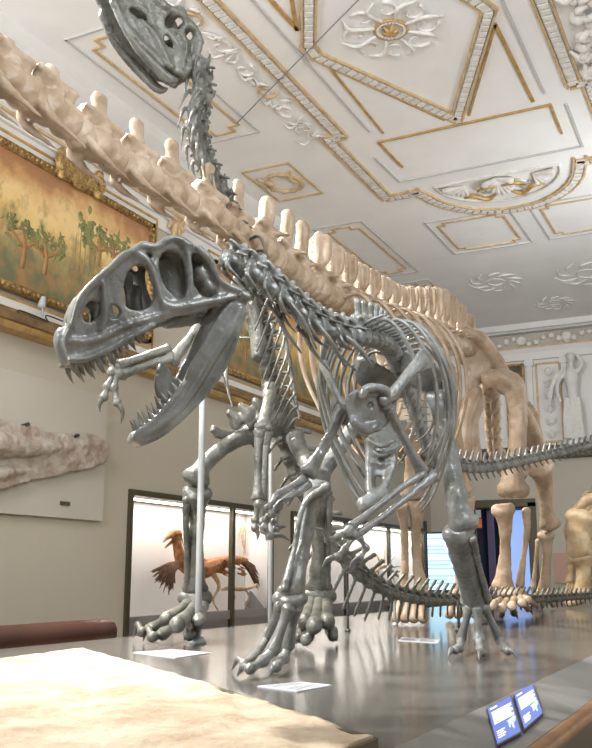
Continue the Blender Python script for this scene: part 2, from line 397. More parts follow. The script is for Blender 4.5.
# scrolling stucco leaves beside the band (left) and fruit garland (right)
bm = B(); gb = B(); random.seed(11)
y = 6.0; k = 0
while y < 11.9:
    x = -5.58
    pts = []; tgt = gb if k % 3 == 1 else bm
    for j in range(14):
        q = j/13*6.6; rr = .15*(1-j/16); pts.append(cp(x+rr*math.cos(q+k), y+rr*math.sin(q+k)*1.3, .02))
    tube(tgt, pts, [.028-.0013*j for j in range(14)], 6, sub=2)
    for j in range(5):
        a = random.random()*6.28; L = .12+.12*random.random(); c = (x+(random.random()-.5)*.2, y+.3+(random.random()-.5)*.3)
        tube(bm, [cp(*c, .015), cp(c[0]+L*.6*math.cos(a), c[1]+L*.6*math.sin(a), .05), cp(c[0]+L*math.cos(a+.6), c[1]+L*math.sin(a+.6), .015)], [.012,.024,.008], 5, sub=3)
    y += .62; k += 1
struct(T(), bm, M['stucco'], smooth=True); struct(T(), gb, M['giltpale'], smooth=True)
bm = B(); y = 7.0
while y < 11.95:
    for j in range(4):
        blob(bm, cp(-1.28+(random.random()-.5)*.3, y+(random.random()-.5)*.25, .03), .06+.07*random.random(), sub=1)
    a = random.random()*6; tube(bm, [cp(-1.3, y, .03), cp(-1.3+.2*math.cos(a), y+.2*math.sin(a), .1), cp(-1.3+.3*math.cos(a+.8), y+.3*math.sin(a+.8), .03)], [.03,.06,.02], 6)
    y += .2
struct(T(), bm, M['stucco'], smooth=True)
# faint stucco clouds over the far end
bm = B()
for cx, cy, s in ((-4.9,20.3,1),(-2.9,20.6,1.2),(-4.0,22.6,.8),(-2.2,22.8,.9)):
    for k in range(10):
        a = k*.63; tube(bm, [cp(cx+.3*s*math.cos(a), cy+.4*s*math.sin(a), 0), cp(cx+.5*s*math.cos(a+.3), cy+.6*s*math.sin(a+.3), .03), cp(cx+.62*s*math.cos(a+.7), cy+.7*s*math.sin(a+.7), 0)], [.01,.025,.01], 6)
    tube(bm, [cp(cx+.2*s*math.cos(k*.5), cy+.25*s*math.sin(k*.5), .004) for k in range(14)], .018, 6, sub=1)
struct(T(), bm, M['stucco'], smooth=True)
# thin wires stretched under the ceiling
def ONC(px, py, dz=.05): r = ray(px, py); q = r*((HC-dz-CAMZ)/r.z); q.z = HC-dz; return q
M['wire'] = mat('grey_wire', (.25,.25,.25), .5)
a = ONC(236,124); b = ONC(372,-14); bm = B(); tube(bm, [a, (a+b)/2, b], .009, 6, sub=2); tag(obj('ceiling_wire', bm, M['wire']), 'thin grey wire stretched across the white ceiling', 'wire')
# ================================================================ platform, slab, labels
PX0 = -5.25; PX1 = -1.13; PY0 = -1.5; PY1 = 22.6
bm = B(); box(bm, (PX0, PY0, PZ-.06), (PX1, PY1, PZ)); plat = obj('platform_top', bm, M['plat'], smooth=False)
pt = thing('display_platform', 'long dark glossy platform carrying the big skeletons', 'platform', (-3.2, 8, 0))
adopt(plat, pt)
bm = B(); box(bm, (PX0+.08, PY0+.1, 0), (PX1-.1, PY1-.1, PZ-.06)); obj('base', bm, M['rim'], pt, smooth=False)
bm = B(); sec = [(PX1, PZ), (PX1+.30, PZ-.06), (PX1+.30, PZ-.12), (PX1-.02, PZ-.10)]
a = [bm.verts.new((x, PY0, z)) for x, z in sec]; b = [bm.verts.new((x, PY1, z)) for x, z in sec]
for i in range(4): bm.faces.new((a[i], a[(i+1)%4], b[(i+1)%4], b[i]))
bm.faces.new(a[::-1]); bm.faces.new(b); obj('sloping_rim', bm, M['rim'], pt, smooth=False)
bm = B(); tube(bm, [V((PX1+.325, PY0, PZ-.09)), V((PX1+.325, 6, PZ-.09)), V((PX1+.325, PY1, PZ-.09))], .038, 10, sub=2)
o = obj('edge_rail', bm, M['wood'], pt); o['label'] = 'brown wooden rail along the rim'

def rimq(px, py, dz=.012):       # a place on the sloping rim
    n = V((.06, 0, .30)).normalized(); p0 = V((PX1, 0, PZ)); r = ray(px, py); o0 = V((0,0,CAMZ))
    t = (p0-o0).dot(n)/r.dot(n); return o0+r*t+n*dz
def flatquad(bm, qs, up, th):
    vs = [bm.verts.new(q) for q in qs]; ws = [bm.verts.new(q+up*th) for q in qs]; n = len(qs)
    bm.faces.new(vs[::-1]); bm.faces.new(ws)
    for i in range(n): bm.faces.new((vs[i], vs[(i+1)%n], ws[(i+1)%n], ws[i]))
RN = V((.06, 0, .30)).normalized()
def info_screen(qs, label):
    t = thing('information_screen', label, 'screen', qs[3], 'information screens on the platform rim')
    def bl(u, v): return (qs[0]*(1-u)+qs[1]*u)*(1-v)+(qs[3]*(1-u)+qs[2]*u)*v
    bm = B(); flatquad(bm, [bl(-.04,-.03), bl(1.04,-.03), bl(1.04,1.03), bl(-.04,1.03)], RN, -.012); obj('housing', bm, M['black'], t, smooth=False)
    bm = B(); flatquad(bm, [bl(0,0), bl(1,0), bl(1,1), bl(0,1)], RN, .003); obj('display', bm, M['screen'], t, smooth=False)
    bm = B()
    def strip(u0, u1, v, h): flatquad(bm, [bl(u0,v)+RN*.0032, bl(u1,v)+RN*.0032, bl(u1,v+h)+RN*.0032, bl(u0,v+h)+RN*.0032], RN, .0006)
    strip(.08,.36,.07,.035)
    for k in range(8): strip(.08, .93-.09*(k%3==2), .20+.047*k, .02)
    for k in range(4): strip(.08, .42-.05*(k%2), .74+.05*k, .02)
    obj('lettering', bm, M['screentext'], t, smooth=False)
    bm = B()
    tube(bm, [bl(.55,.62)+RN*.004, bl(.7,.68)+RN*.004, bl(.82,.66)+RN*.004, bl(.93,.60)+RN*.004], [.003,.012,.012,.004], 6, flat=.3, fdir=RN)
    tube(bm, [bl(.75,.68)+RN*.004, bl(.78,.86)+RN*.004], [.008,.004], 6, flat=.3, fdir=RN); tube(bm, [bl(.66,.68)+RN*.004, bl(.62,.80)+RN*.004], [.006,.003], 6, flat=.3, fdir=RN)
    obj('drawing', bm, M['screenfig'], t)
info_screen([rimq(487,711.5), rimq(510,699), rimq(520,735), rimq(497,747.5)], 'left one of two lit blue information screens on the platform rim')
info_screen([rimq(514,697.5), rimq(532,687), rimq(542,716), rimq(524,732)], 'right one of two lit blue information screens on the platform rim')

# the limestone slab with tracks, lying in a shallow frame
SZ = PZ+.034
poly = [V((-4.56,5.62,0)), V((-4.40,4.5,0)), V((-4.2,1.2,0)), V((-2.6,.4,0)), V((-1.22,1.2,0)), V((-1.20,3.0,0)), V((-2.54,4.10,0))]
st = thing('track_slab', 'big pale rough limestone slab lying in the foreground', 'stone slab', (-3, 3, PZ))
def slabh(x, y):
    p = V((x, y, 0)); h = .007*noise.noise(p*2.2)+.007*noise.noise(p*5)+.005*noise.noise(p*15)
    r = noise.noise(V((x*1.1+y*.9, (y-x)*.35, 4)))
    if abs(r) < .05: h -= .014*(1-abs(r)/.05)
    return h
bm = B(); N = 150
bmesh.ops.create_grid(bm, x_segments=N, y_segments=N, size=1)
for v in bm.verts: v.co = V((-2.9+1.8*v.co.x, 3.0+2.75*v.co.y, 0))
for i in range(len(poly)):
    a, b = poly[i], poly[(i+1) % len(poly)]; t = (b-a).normalized()
    bmesh.ops.bisect_plane(bm, geom=bm.verts[:]+bm.edges[:]+bm.faces[:], plane_co=a, plane_no=V((t.y, -t.x, 0))*(-1 if True else 1), clear_outer=False, clear_inner=True)
for v in bm.verts: v.co.z = SZ+slabh(v.co.x, v.co.y)
bd = [e for e in bm.edges if len(e.link_faces) == 1]
r = bmesh.ops.extrude_edge_only(bm, edges=bd)
for v in r['geom']:
    if isinstance(v, bmesh.types.BMVert): v.co.z = PZ+.002
obj('stone', bm, M['slab'], st)
bm = B()
for i in range(len(poly)):
    a = poly[i]+V((0,0,PZ+.014)); b = poly[(i+1) % len(poly)]+V((0,0,PZ+.014)); beam(bm, a, b, .035, .026)
o = obj('frame', bm, M['bronze'], st, smooth=False); o['label'] = 'dark metal edging round the slab'

def floor_card(qs, label, rows):
    t = thing('label_card', label, 'label', sum(qs, V())/4, 'text cards lying on the platform')
    bm = B(); flatquad(bm, qs, ZUP, .006); obj('card', bm, M['card'], t, smooth=False)
    bm = B()
    def bl(u, v): return (qs[0]*(1-u)+qs[1]*u)*(1-v)+(qs[3]*(1-u)+qs[2]*u)*v+V((0,0,.0062))
    for k in range(rows):
        v = .12+.78*k/rows
        for u0, u1 in ((.06,.46),(.54,.94)): flatquad(bm, [bl(u0,v), bl(u1-.04*(k%3),v), bl(u1-.04*(k%3),v+.4/rows), bl(u0,v+.4/rows)], ZUP, .0005)
    obj('lettering', bm, M['ink'], t, smooth=False)
floor_card([G(133,653), G(175,658.5), G(210,653.5), G(172,650)], 'white text card on the platform at the foot of the tall steel pole', 6)
floor_card([G(257,687), G(297,692.5), G(332,686), G(300,683)], 'white text card on the platform in front of the nearest clawed foot', 6)
floor_card([G(398,641), G(438,643.5), G(440,640), G(402,638)], 'white text card on the platform between the two grey skeleton feet', 4)

# red-brown padded barrier by the left wall
y0 = 4.2; bm = B(); tube(bm, [V((-5.9, y0, PZ+.0)), V((-5.9, 6, PZ)), V((-5.9, 7.7, PZ))], .13, 12, flat=1.0, sub=4)
t = thing('padded_bench', 'red-brown leather bench by the left wall behind the slab', 'bench', (-6.2, 6, 0)); obj('backrest_roll', bm, M['leather'], t)
bm = B(); box(bm, (-6.5, y0, .40), (-5.95, 7.7, .50)); obj('seat', bm, M['leather'], t, smooth=False)
bm = B(); box(bm, (-5.93, y0+.05, .1), (-5.87, 7.65, PZ)); obj('back_panel', bm, M['leather'], t, smooth=False)
for yy in (y0+.1, 7.6):
    for xx in (-6.45, -5.95):
        bm = B(); box(bm, (xx-.03, yy-.03, 0), (xx+.03, yy+.03, .4)); obj('leg', bm, M['wood'], t, smooth=False)

# ================================================================ painting and wall pieces
def shader_painting():
    m = bpy.data.materials.new('oil_landscape'); m.use_nodes = True; nt = m.node_tree; b = nt.nodes['Principled BSDF']; b.inputs['Roughness'].default_value = .45
    tc = nt.nodes.new('ShaderNodeTexCoord'); sp = nt.nodes.new('ShaderNodeSeparateXYZ'); nt.links.new(tc.outputs['Generated'], sp.inputs[0])
    n = nt.nodes.new('ShaderNodeTexNoise'); n.inputs['Scale'].default_value = 3.2; n.inputs['Detail'].default_value = 7; n.inputs['Roughness'].default_value = .62
    mp = nt.nodes.new('ShaderNodeMapping'); mp.inputs['Scale'].default_value = (1, 3.0, .9); nt.links.new(tc.outputs['Generated'], mp.inputs[0]); nt.links.new(mp.outputs[0], n.inputs['Vector'])
    ad = nt.nodes.new('ShaderNodeMath'); ad.operation = 'MULTIPLY_ADD'; nt.links.new(n.outputs['Fac'], ad.inputs[0]); ad.inputs[1].default_value = .75; nt.links.new(sp.outputs['Z'], ad.inputs[2])
    r = nt.nodes.new('ShaderNodeValToRGB'); cr = r.color_ramp; cr.elements[0].position = .30; cr.elements[0].color = (.15,.14,.07,1); cr.elements[1].position = 1.32/1.4; cr.elements[1].color = (.40,.20,.09,1)
    for p, c in ((.46,(.36,.30,.13)),(.56,(.58,.40,.16)),(.64,(.74,.53,.20)),(.76,(.80,.60,.28)),(.88,(.58,.33,.14))):
        e = cr.elements.new(p); e.color = (*c, 1)
    dv = nt.nodes.new('ShaderNodeMath'); dv.operation = 'DIVIDE'; nt.links.new(ad.outputs[0], dv.inputs[0]); dv.inputs[1].default_value = 1.4
    nt.links.new(dv.outputs[0], r.inputs['Fac'])
    n2 = nt.nodes.new('ShaderNodeTexNoise'); n2.inputs['Scale'].default_value = 5.0; n2.inputs['Detail'].default_value = 8; n2.inputs['Roughness'].default_value = .68
    mp2 = nt.nodes.new('ShaderNodeMapping'); mp2.inputs['Scale'].default_value = (1, 4.2, .8); mp2.inputs['Location'].default_value = (3, 1.7, .4)
    nt.links.new(tc.outputs['Generated'], mp2.inputs[0]); nt.links.new(mp2.outputs[0], n2.inputs['Vector'])
    sb = nt.nodes.new('ShaderNodeMath'); sb.operation = 'MULTIPLY_ADD'; nt.links.new(sp.outputs['Z'], sb.inputs[0]); sb.inputs[1].default_value = -.30; nt.links.new(n2.outputs['Fac'], sb.inputs[2])
    r2 = nt.nodes.new('ShaderNodeValToRGB'); r2.color_ramp.elements[0].position = .31; r2.color_ramp.elements[0].color = (0,0,0,1); r2.color_ramp.elements[1].position = .47; r2.color_ramp.elements[1].color = (.8,.8,.8,1)
    nt.links.new(sb.outputs[0], r2.inputs['Fac'])
    n3 = nt.nodes.new('ShaderNodeTexNoise'); n3.inputs['Scale'].default_value = 9; nt.links.new(mp.outputs[0], n3.inputs['Vector'])
    r3 = nt.nodes.new('ShaderNodeValToRGB'); r3.color_ramp.elements[0].position = .4; r3.color_ramp.elements[0].color = (.13,.15,.07,1); r3.color_ramp.elements[1].position = .62; r3.color_ramp.elements[1].color = (.36,.19,.07,1)
    nt.links.new(n3.outputs['Fac'], r3.inputs['Fac'])
    mx = nt.nodes.new('ShaderNodeMixRGB'); nt.links.new(r2.outputs['Color'], mx.inputs['Fac']); nt.links.new(r.outputs['Color'], mx.inputs[1]); nt.links.new(r3.outputs['Color'], mx.inputs[2]); nt.links.new(mx.outputs[0], b.inputs['Base Color'])
    return m
M['paint'] = shader_painting()
M['leafgreen'] = mat('painted_foliage', (.32,.30,.11), .6, col2=(.15,.17,.06), vscale=8)
M['leafdark'] = mat('painted_dark_foliage', (.30,.25,.12), .6, col2=(.19,.18,.09), vscale=8)
M['trunk'] = mat('painted_trunk', (.42,.22,.08), .6, col2=(.30,.16,.06), vscale=6)
M['gold2'] = mat('carved_gilt', (.58,.40,.16), .4, metal=.5, bump=1.0, bscale=45, col2=(.22,.12,.035), vscale=20)
def wall_painting(y0, y1, label, trees):
    z0, z1 = CAMZ+3.44, CAMZ+5.22; x = -7.93
    t = thing('painting', label, 'painting', (-8, (y0+y1)/2, z0))
    bm = B(); box(bm, (-7.97, y0, z0), (x, y1, z1)); obj('canvas', bm, M['paint'], t, smooth=False)
    bm = B()
    for a, b in (((y0,z0),(y1,z0)),((y0,z1),(y1,z1)),((y0,z0),(y0,z1)),((y1,z0),(y1,z1))):
        A = V((-7.93, *a)); D = V((-7.93, *b)); dd = (D-A).normalized()*.05; beam(bm, A-dd, D+dd, .10, .10, up=V((1,0,0)))
        n = int((D-A).length/.09)
        for k in range(n): blob(bm, A+(D-A)*((k+.5)/n)+V((.05,0,0)), (.03,.034,.034), sub=1)
    obj('carved_frame', bm, M['gold2'], t)
    bm = B(); e = .18
    for a, b in (((y0-e,z0-.13),(y1+e,z0-.13)),((y0-e,z1+e),(y1+e,z1+e)),((y1+e,z0-.13),(y1+e,z1+e)),((y0-e,z0-.13),(y0-e,z1+e))): beam(bm, V((-7.95,*a)), V((-7.95,*b)), .03, .03, up=V((1,0,0)))
    obj('outer_fillet', bm, M['gold'], t, smooth=False)
    for kind, yy, zz, hh in trees:
        if kind == 'palm':
            bm = B(); tube(bm, [V((x,yy,zz)), V((x,yy+.03,zz+hh*.5)), V((x,yy-.02,zz+hh))], [.05,.04,.03], 6, flat=.08, fdir=(1,0,0))
            for k in range(3):
                a = k*.7-.6; tube(bm, [V((x,yy,zz+hh*.55)), V((x,yy+.22*math.sin(a*1.6),zz+hh*.8)), V((x,yy+.3*math.sin(a*1.7),zz+hh*1.02))], [.03,.025,.015], 6, flat=.08, fdir=(1,0,0))
            obj('painted_trunk', bm, M['trunk'], t)
            bm = B(); random.seed(int(yy*77)); q_ = []
            for k in range(60):
                a = random.choice((-.6,.1,.8)); cc = V((x, yy+.3*math.sin(a*1.7)+random.gauss(0,.07), zz+hh*1.0+random.gauss(0,.07)))
                for j in range(2): w_ = random.random()*6.28; L_ = .03+.06*random.random(); tube(bm, [cc, cc+V((0,L_*math.cos(w_),L_*math.sin(w_)))], [.028,.008], 5, flat=.08, fdir=(1,0,0))
            tube(bm, [V((x-.003,yy-.3,zz+hh)), V((x-.003,yy,zz+hh*1.02)), V((x-.003,yy+.3,zz+hh))], [.03,.03,.03], 5, flat=.08, fdir=(1,0,0))
            obj('painted_leaves', bm, M['leafgreen'], t)
        elif kind == 'tall':
            bm = B(); random.seed(int(yy*100))
            for k in range(26): blob(bm, (x, yy+random.gauss(0,.13), zz+hh*.72+random.gauss(0,.14)), (.004,.03+.05*random.random(),.03+.05*random.random()), sub=1)
            for k in range(5): tube(bm, [V((x,yy-.25+.1*k,zz)), V((x,yy-.24+.1*k,zz+hh*(.6+.3*(k%2))))], [.014,.006], 5, flat=.15, fdir=(1,0,0))
            obj('painted_reeds', bm, M['leafgreen'], t)
        else:
            bm = B(); random.seed(int(yy*100))
            for k in range(30): blob(bm, (x, yy+random.gauss(0,.35), zz+abs(random.gauss(0,.16))), (.004,.06+.1*random.random(),.03+.05*random.random()), sub=1)
            obj('painted_shrubs', bm, M['leafdark'], t)
    return t
def TR(px, py): q = ONX(px, py, -7.93); return q.y, q.z
tr = []
for kind, px, py, hh in (('palm',22,268,.5),('palm',44,274,.42),('palm',112,270,.42),('palm',98,266,.40),('tall',86,276,.85)): y, z = TR(px, py); tr.append((kind, y, z, hh))
pa = wall_painting(4.2, 11.02, 'gilt-framed landscape painting of trees under an orange sky, nearest on left wall', tr)
wall_painting(12.9, 19.8, 'gilt-framed landscape painting farther along the left wall behind the skeletons', [('palm',14,CAMZ+3.6,.6),('tall',18,CAMZ+3.5,.9)])
# gilt cartouche over the frame
bm = B(); c = ONX(78,176,-7.9)
box(bm, (-7.92, c.y-.36, c.z-.14), (-7.84, c.y+.36, c.z+.12))
for s in (-1, 1):
    tube(bm, [V((-7.86,c.y+s*.36,c.z-.14)), V((-7.84,c.y+s*.46,c.z)), V((-7.86,c.y+s*.38,c.z+.17))], [.05,.06,.05], 6); blob(bm, (-7.86, c.y+s*.40, c.z+.17), .07); blob(bm, (-7.86, c.y+s*.38, c.z-.16), .06)
blob(bm, (-7.86, c.y, c.z+.16), (.05,.12,.07)); blob(bm, (-7.86, c.y, c.z-.16), (.05,.14,.05))
o = obj('cartouche', bm, M['gold2'], pa, remesh=.022, sm=2); o['label'] = 'gilt nameplate on top of the frame'
# stucco corner ornament beside the painting
bm = B(); c = ONX(175,222,-7.95)
for k in range(9):
    a = k*.8; tube(bm, [c, c+V((.05,.12*math.cos(a),.16*math.sin(a))), c+V((.02,.24*math.cos(a+.5),.3*math.sin(a+.5)))], [.05,.06,.03], 6)
blob(bm, c, .1); struct(T(), bm, M['giltpale'], smooth=True)
# little spotlight on the ledge and two brackets
sp = thing('ledge_spotlight', 'small white spotlight standing on the gilded ledge under the painting', 'lamp', ONX(43,314,-7.80))
c = ONX(43,306,-7.80); bm = B(); tube(bm, [c+V((0,0,-.13)), c], .012, 8); obj('stem', bm, M['steel'], sp)
bm = B(); tube(bm, [c+V((-.02,0,.0)), c+V((.02,-.02,.10))], [.055,.035], 10); obj('lamp_head', bm, M['card'], sp)
for px, py in ((20,317),(48,322)):
    a = ONX(px,py,-7.76); bm = B(); tube(bm, [a, a+V((0,-.02,.08)), a+V((0,.5,.07))], .010, 6); tag(obj('wall_bracket', bm, M['black']), 'thin dark wire bracket lying on the ledge, %s' % ('left of the small spotlight' if px == 20 else 'right of the small spotlight'), 'bracket')

# crocodile fossil on its panel
ct = thing('fossil_panel', 'grey wall panel with a long-snouted crocodile fossil in relief', 'fossil', (-7.97, 8.3, CAMZ+.7))
bm = B(); box(bm, (-8.0, 4.0, CAMZ+.71), (-7.93, 10.15, CAMZ+2.42)); obj('backing_panel', bm, M['panel'], ct, smooth=False)
bm = B()
def cx(px, py, dx): return ONX(px, py, -7.93+dx)
ol = [cx(-60,418,0), cx(-20,417,0), cx(0,420,0), cx(14,426,0), cx(26,425,0), cx(40,432,0), cx(60,434,0), cx(78,433,0), cx(95,437,0), cx(104,444,0), cx(105,453,0), cx(99,464,0), cx(80,470,0), cx(62,473,0), cx(45,478,0), cx(25,482,0), cx(0,489,0), cx(-20,492,0), cx(-60,495,0)]
plate(bm, ol, V((.10,0,0)))
tube(bm, [cx(-40,440,.10), cx(0,444,.14), cx(30,448,.12), cx(60,447,.08)], [.17,.16,.11,.06], 10)
tube(bm, [cx(55,452,.07), cx(80,444,.07), cx(100,444,.06)], [.06,.06,.05], 8)
tube(bm, [cx(50,462,.06), cx(75,462,.07), cx(101,455,.06)], [.05,.05,.045], 8)
tube(bm, [cx(-40,478,.06), cx(0,474,.08), cx(30,470,.08)], [.1,.08,.05], 8)
obj('crocodile_relief', bm, M['croc'], ct, remesh=.022, sm=4, rough=.022, rscale=7)
for px, py in ((26,425),(76,436)):
    bm = B(); c = cx(px,py,.10); tube(bm, [c+V((-.06,0,-.01)), c+V((.04,0,.01))], .025, 8); obj('mounting_pin', bm, M['black'], ct)
bm = B(); q = [ONX(60,501,-7.925), ONX(69.5,502,-7.925), ONX(69.5,506,-7.925), ONX(60,505,-7.925)]; flatquad(bm, q, V((1,0,0)), .012); o = obj('caption_plate', bm, M['bronze'], ct, smooth=False)

# ================================================================ display cases along the left wall
def case(y0, y1, posts, label):
    x0, x1 = -8.56, -7.99; zt, zb, zl = CAMZ+1.115, CAMZ-.575, CAMZ-.67
    t = thing('display_case', label, 'display case', ((x0+x1)/2, (y0+y1)/2, 0))
    bm = B(); box(bm, (x0, y0, 0), (x1, y1, CAMZ-.92)); obj('plinth', bm, M['caseledge'], t, smooth=False)
    bm = B(); box(bm, (x0, y0+.05, CAMZ-.92), (x1-.04, y1-.05, zb-.03)); obj('inner_ledge', bm, M['caseledge'], t, smooth=False)
    bm = B(); box(bm, (x0, y0+.03, zb-.03), (x0+.02, y1-.03, zt)); box(bm, (x0+.02, y0+.0, CAMZ-.92), (x1-.03, y0+.02, zt)); box(bm, (x0+.02, y1-.02, CAMZ-.92), (x1-.03, y1, zt)); obj('lining', bm, M['casein'], t, smooth=False)
    bm = B(); box(bm, (x1-.05, y0, CAMZ-.71), (x1-.005, y1, zb)); obj('front_panel', bm, M['caseledge'], t, smooth=False)
    bm = B(); box(bm, (x0, y0, zt), (x1+.03, y1, zt+.085)); obj('top_rail', bm, M['bronze'], t, smooth=False)
    for yy in posts:
        bm = B(); box(bm, (x1-.05, yy-.045, CAMZ-.92), (x1+.03, yy+.045, zt)); obj('post', bm, M['bronze'], t, smooth=False)
    for a, b in zip(posts[:-1], posts[1:]):
        bm = B(); box(bm, (x1-.012, a+.045, CAMZ-.84), (x1-.004, b-.045, zt)); obj('glass_pane', bm, M['glass'], t, smooth=False)
    l = bpy.data.lights.new('case_lamp', 'AREA'); l.shape = 'RECTANGLE'; l.size = y1-y0-.3; l.size_y = .25; l.energy = 11*(y1-y0); l.color = (1,.93,.84)
    lo = bpy.data.objects.new('case_lamp', l); C.objects.link(lo); lo.location = (-8.25, (y0+y1)/2, zt-.02); lo.rotation_euler = (0, 0, math.pi/2)
    return t
case(10.80, 15.19, (10.84, 13.75, 15.15), 'lit white display case with feathered dinosaur models, nearest on left wall')
case(15.95, 23.8, (15.99, 18.6, 21.2, 23.76), 'lit white display case farther along the left wall beyond the first')
# feathered dinosaur model
XM = -8.25
fd = thing('feathered_dinosaur_model', 'rust-feathered dinosaur model with open beak in the near display case', 'dinosaur model', ONX(200,612,XM))
def mp(px, py, dx=0): return ONX(px, py, XM+dx)
k = .0134                                   # metres per photo pixel at this distance
bm = B(); TPts = lambda L: ([mp(a,b,c) for a,b,c,r in L], [r*k for a,b,c,r in L])
def mt(bm, L, **kw): p, r = TPts(L); tube(bm, p, r, **kw)
mt(bm, [(178,552,0,6),(184,564,0,9),(200,570,0,12),(218,564,0,9),(235,560,0,6),(246,561,0,4)], seg=10)
random.seed(5)
for q in range(60):
    u = random.random(); px = 182+u*60; py = 566+random.uniform(-7,8); mt(bm, [(px,py,random.uniform(-.05,.12),1.6),(px+6,py+3,.12*random.random(),.5)], seg=5, sub=1)
obj('body', bm, M['feather'], fd, remesh=.012, sm=1)
bm = B(); mt(bm, [(182,562,0,8),(178,549,0,6),(176,538,0,5.5)], seg=10); mt(bm, [(178,534,0,6),(173,534,0,5),(168,537,0,3),(163,542,0,1)], seg=8); mt(bm, [(173,541,0,2.6),(168,545,0,1.6),(165,548,0,.8)], seg=8)
for q in range(14): mt(bm, [(174+q*.5,533-.3*q+.8*abs(q-6)*.3,0,1.4),(180+q*.3,531+q*1.4,0,.4)], seg=5, sub=1)
obj('head', bm, M['feather'], fd, remesh=.009, sm=1)
bm = B()
random.seed(9)
for q in range(34):
    a = q/33; ex = 150+24*a+random.uniform(-2,2); ey = 572+18*math.sin(a*2.2)+random.uniform(-3,5)
    mt(bm, [(180,562+4*a,.08,1.6),(168+6*a,564+8*a,.08+.08*a,2.0),(ex,ey,.06+.1*random.random(),.5)], seg=6, sub=3)
obj('wing', bm, M['featherdark'], fd, remesh=.009, sm=0)
bm = B()
for q in range(26):
    a = q/25; mt(bm, [(234,560,0,3),(246,562+4*a,.03,2.6),(257+4*a-6*abs(a-.5)+random.uniform(-2,2),566+24*a,.02+.05*random.random(),.5)], seg=6, sub=3)
obj('tail_fan', bm, M['featherdark'], fd, remesh=.009, sm=0)
for dx in (-.06, .06):
    bm = B(); mt(bm, [(212,572,dx,4),(219,586,dx,2.4),(213,600,dx,1.3),(218,611,dx,1.2),(212,612.5,dx,.8)], seg=8); obj('leg', bm, M['featherpale'], fd)
f2 = thing('feathered_dinosaur_model', 'small cream crouching dinosaur model under the tail fan in the near case', 'dinosaur model', ONX(238,612,XM+.12))
bm = B(); mt(bm, [(222,590,.12,1.5),(230,588,.12,3),(240,589,.12,3),(250,588,.12,2),(256,585,.12,2.2),(259,586,.12,.8)], seg=8); obj('body', bm, M['featherpale'], f2)
for px in (232, 246):
    bm = B(); mt(bm, [(px,590,.12,1.6),(px+3,598,.12,1),(px-1,604,.12,.9),(px+3,610,.12,.7)], seg=6); obj('leg', bm, M['featherpale'], f2)
bm = B(); tube(bm, [ONX(254,611,XM), ONX(252,600,XM), ONX(250,592,XM)], [.20,.10,.03], 8); tag(obj('rock_perch', bm, M['caseledge']), 'dark grey tapering rock perch at the right end of the near display case', 'rock')
f3 = thing('feathered_dinosaur_model', 'pale orange dinosaur model at the back right of the near display case', 'dinosaur model', ONX(243,560,XM-.2))
bm = B(); mt(bm, [(243,541,-.2,2),(242,532,-.2,2.4),(244,526,-.2,2.6),(240,528,-.2,1)], seg=8); mt(bm, [(243,541,-.2,2.4),(244,552,-.2,1.3),(241,558,-.2,1)], seg=8); obj('body', bm, M['featherpale'], f3)
# pale spiny model in the far case
XN = -8.2
sm_ = thing('spiny_skeleton_model', 'small pale pink spiny skeleton model in the far display case', 'dinosaur model', ONX(386,592,XN))
bm = B(); kk = .0205
def mt2(bm, L, **kw): tube(bm, [ONX(a,b,XN) for a,b,r in L], [r*kk for a,b,r in L], **kw)
mt2(bm, [(374,572,2),(384,566,2.6),(393,572,2.2),(402,580,1.2)], seg=8); obj('body', bm, M['pale'], sm_)
for a in ((384,566,385,545),(386,566,395,556),(389,568,403,565),(381,566,377,555),(392,571,404,572)):
    bm = B(); mt2(bm, [(a[0],a[1],1),((a[0]+a[2])/2,(a[1]+a[3])/2,1.2),(a[2],a[3],.4)], seg=6); obj('spine', bm, M['pale'], sm_)
for px in (378, 392):
    bm = B(); mt2(bm, [(px,572,1.2),(px+2,582,.8),(px-1,592,.7)], seg=6); obj('leg', bm, M['pale'], sm_)

# ================================================================ far end: screens, panels, statues
def board(name, label, cat, px0, py0, px1, py1, y, m, th=.06):
    a = ONY(px0,py0,y); b = ONY(px1,py1,y)
    bm = B(); box(bm, (min(a.x,b.x), y, min(a.z,b.z)), (max(a.x,b.x), y+th, max(a.z,b.z))); o = obj(name, bm, m, smooth=False)
    if label: tag(o, label, cat)
    return o
yS = 23.6
q = ONY(452,600,yS); ms = thing('text_monitor', 'bright pale blue text screen glowing at the far end behind the tail', 'screen', (q.x, yS, 0))
o = board('display', None, None, 425, 534, 474, 590, yS, M['bigscreen']); adopt(o, ms)
a = ONY(425,534,yS); b = ONY(474,590,yS)
bm = B(); random.seed(2)
for k in range(13):
    z = a.z-.12-k*.095; L = random.uniform(.35,.92)
    if k in (1,5,9): continue
    box(bm, (a.x+.06, yS-.006, z-.022), (a.x+.06+(b.x-a.x-.12)*L, yS-.001, z+.012))
obj('lettering', bm, M['bigtext'], ms, smooth=False)
bm = B(); box(bm, (a.x-.04, yS+.06, 0), (b.x+.04, yS+.14, a.z+.05)); obj('back_shell', bm, M['black'], ms, smooth=False)
bm = B(); box(bm, (a.x-.04, yS, b.z-.1), (b.x+.04, yS+.06, b.z-.01)); obj('lower_bezel', bm, M['black'], ms, smooth=False)
p = ONX(426,520,-7.0); bm = B(); tube(bm, [ONY(425,522,20.5), V((ONY(425,522,20.5).x,20.5,.0))], .045, 8); tag(obj('black_post', bm, M['black']), 'slim black upright post left of the bright text screen', 'post')
board('lit_poster', 'blue glowing panel in the far doorway between the pale leg bones', 'screen', 499, 497, 531, 594, YE+.9, M['skyglow'])
board('banner', 'purple upright banner standing left of the blue doorway panel', 'banner', 486, 500, 497, 600, YE+.3, M['purple'])
board('notice_sign', 'small orange notice hanging in the dark far doorway', 'sign', 474.5, 519, 482, 528, YE-.12, M['orange'], .02)
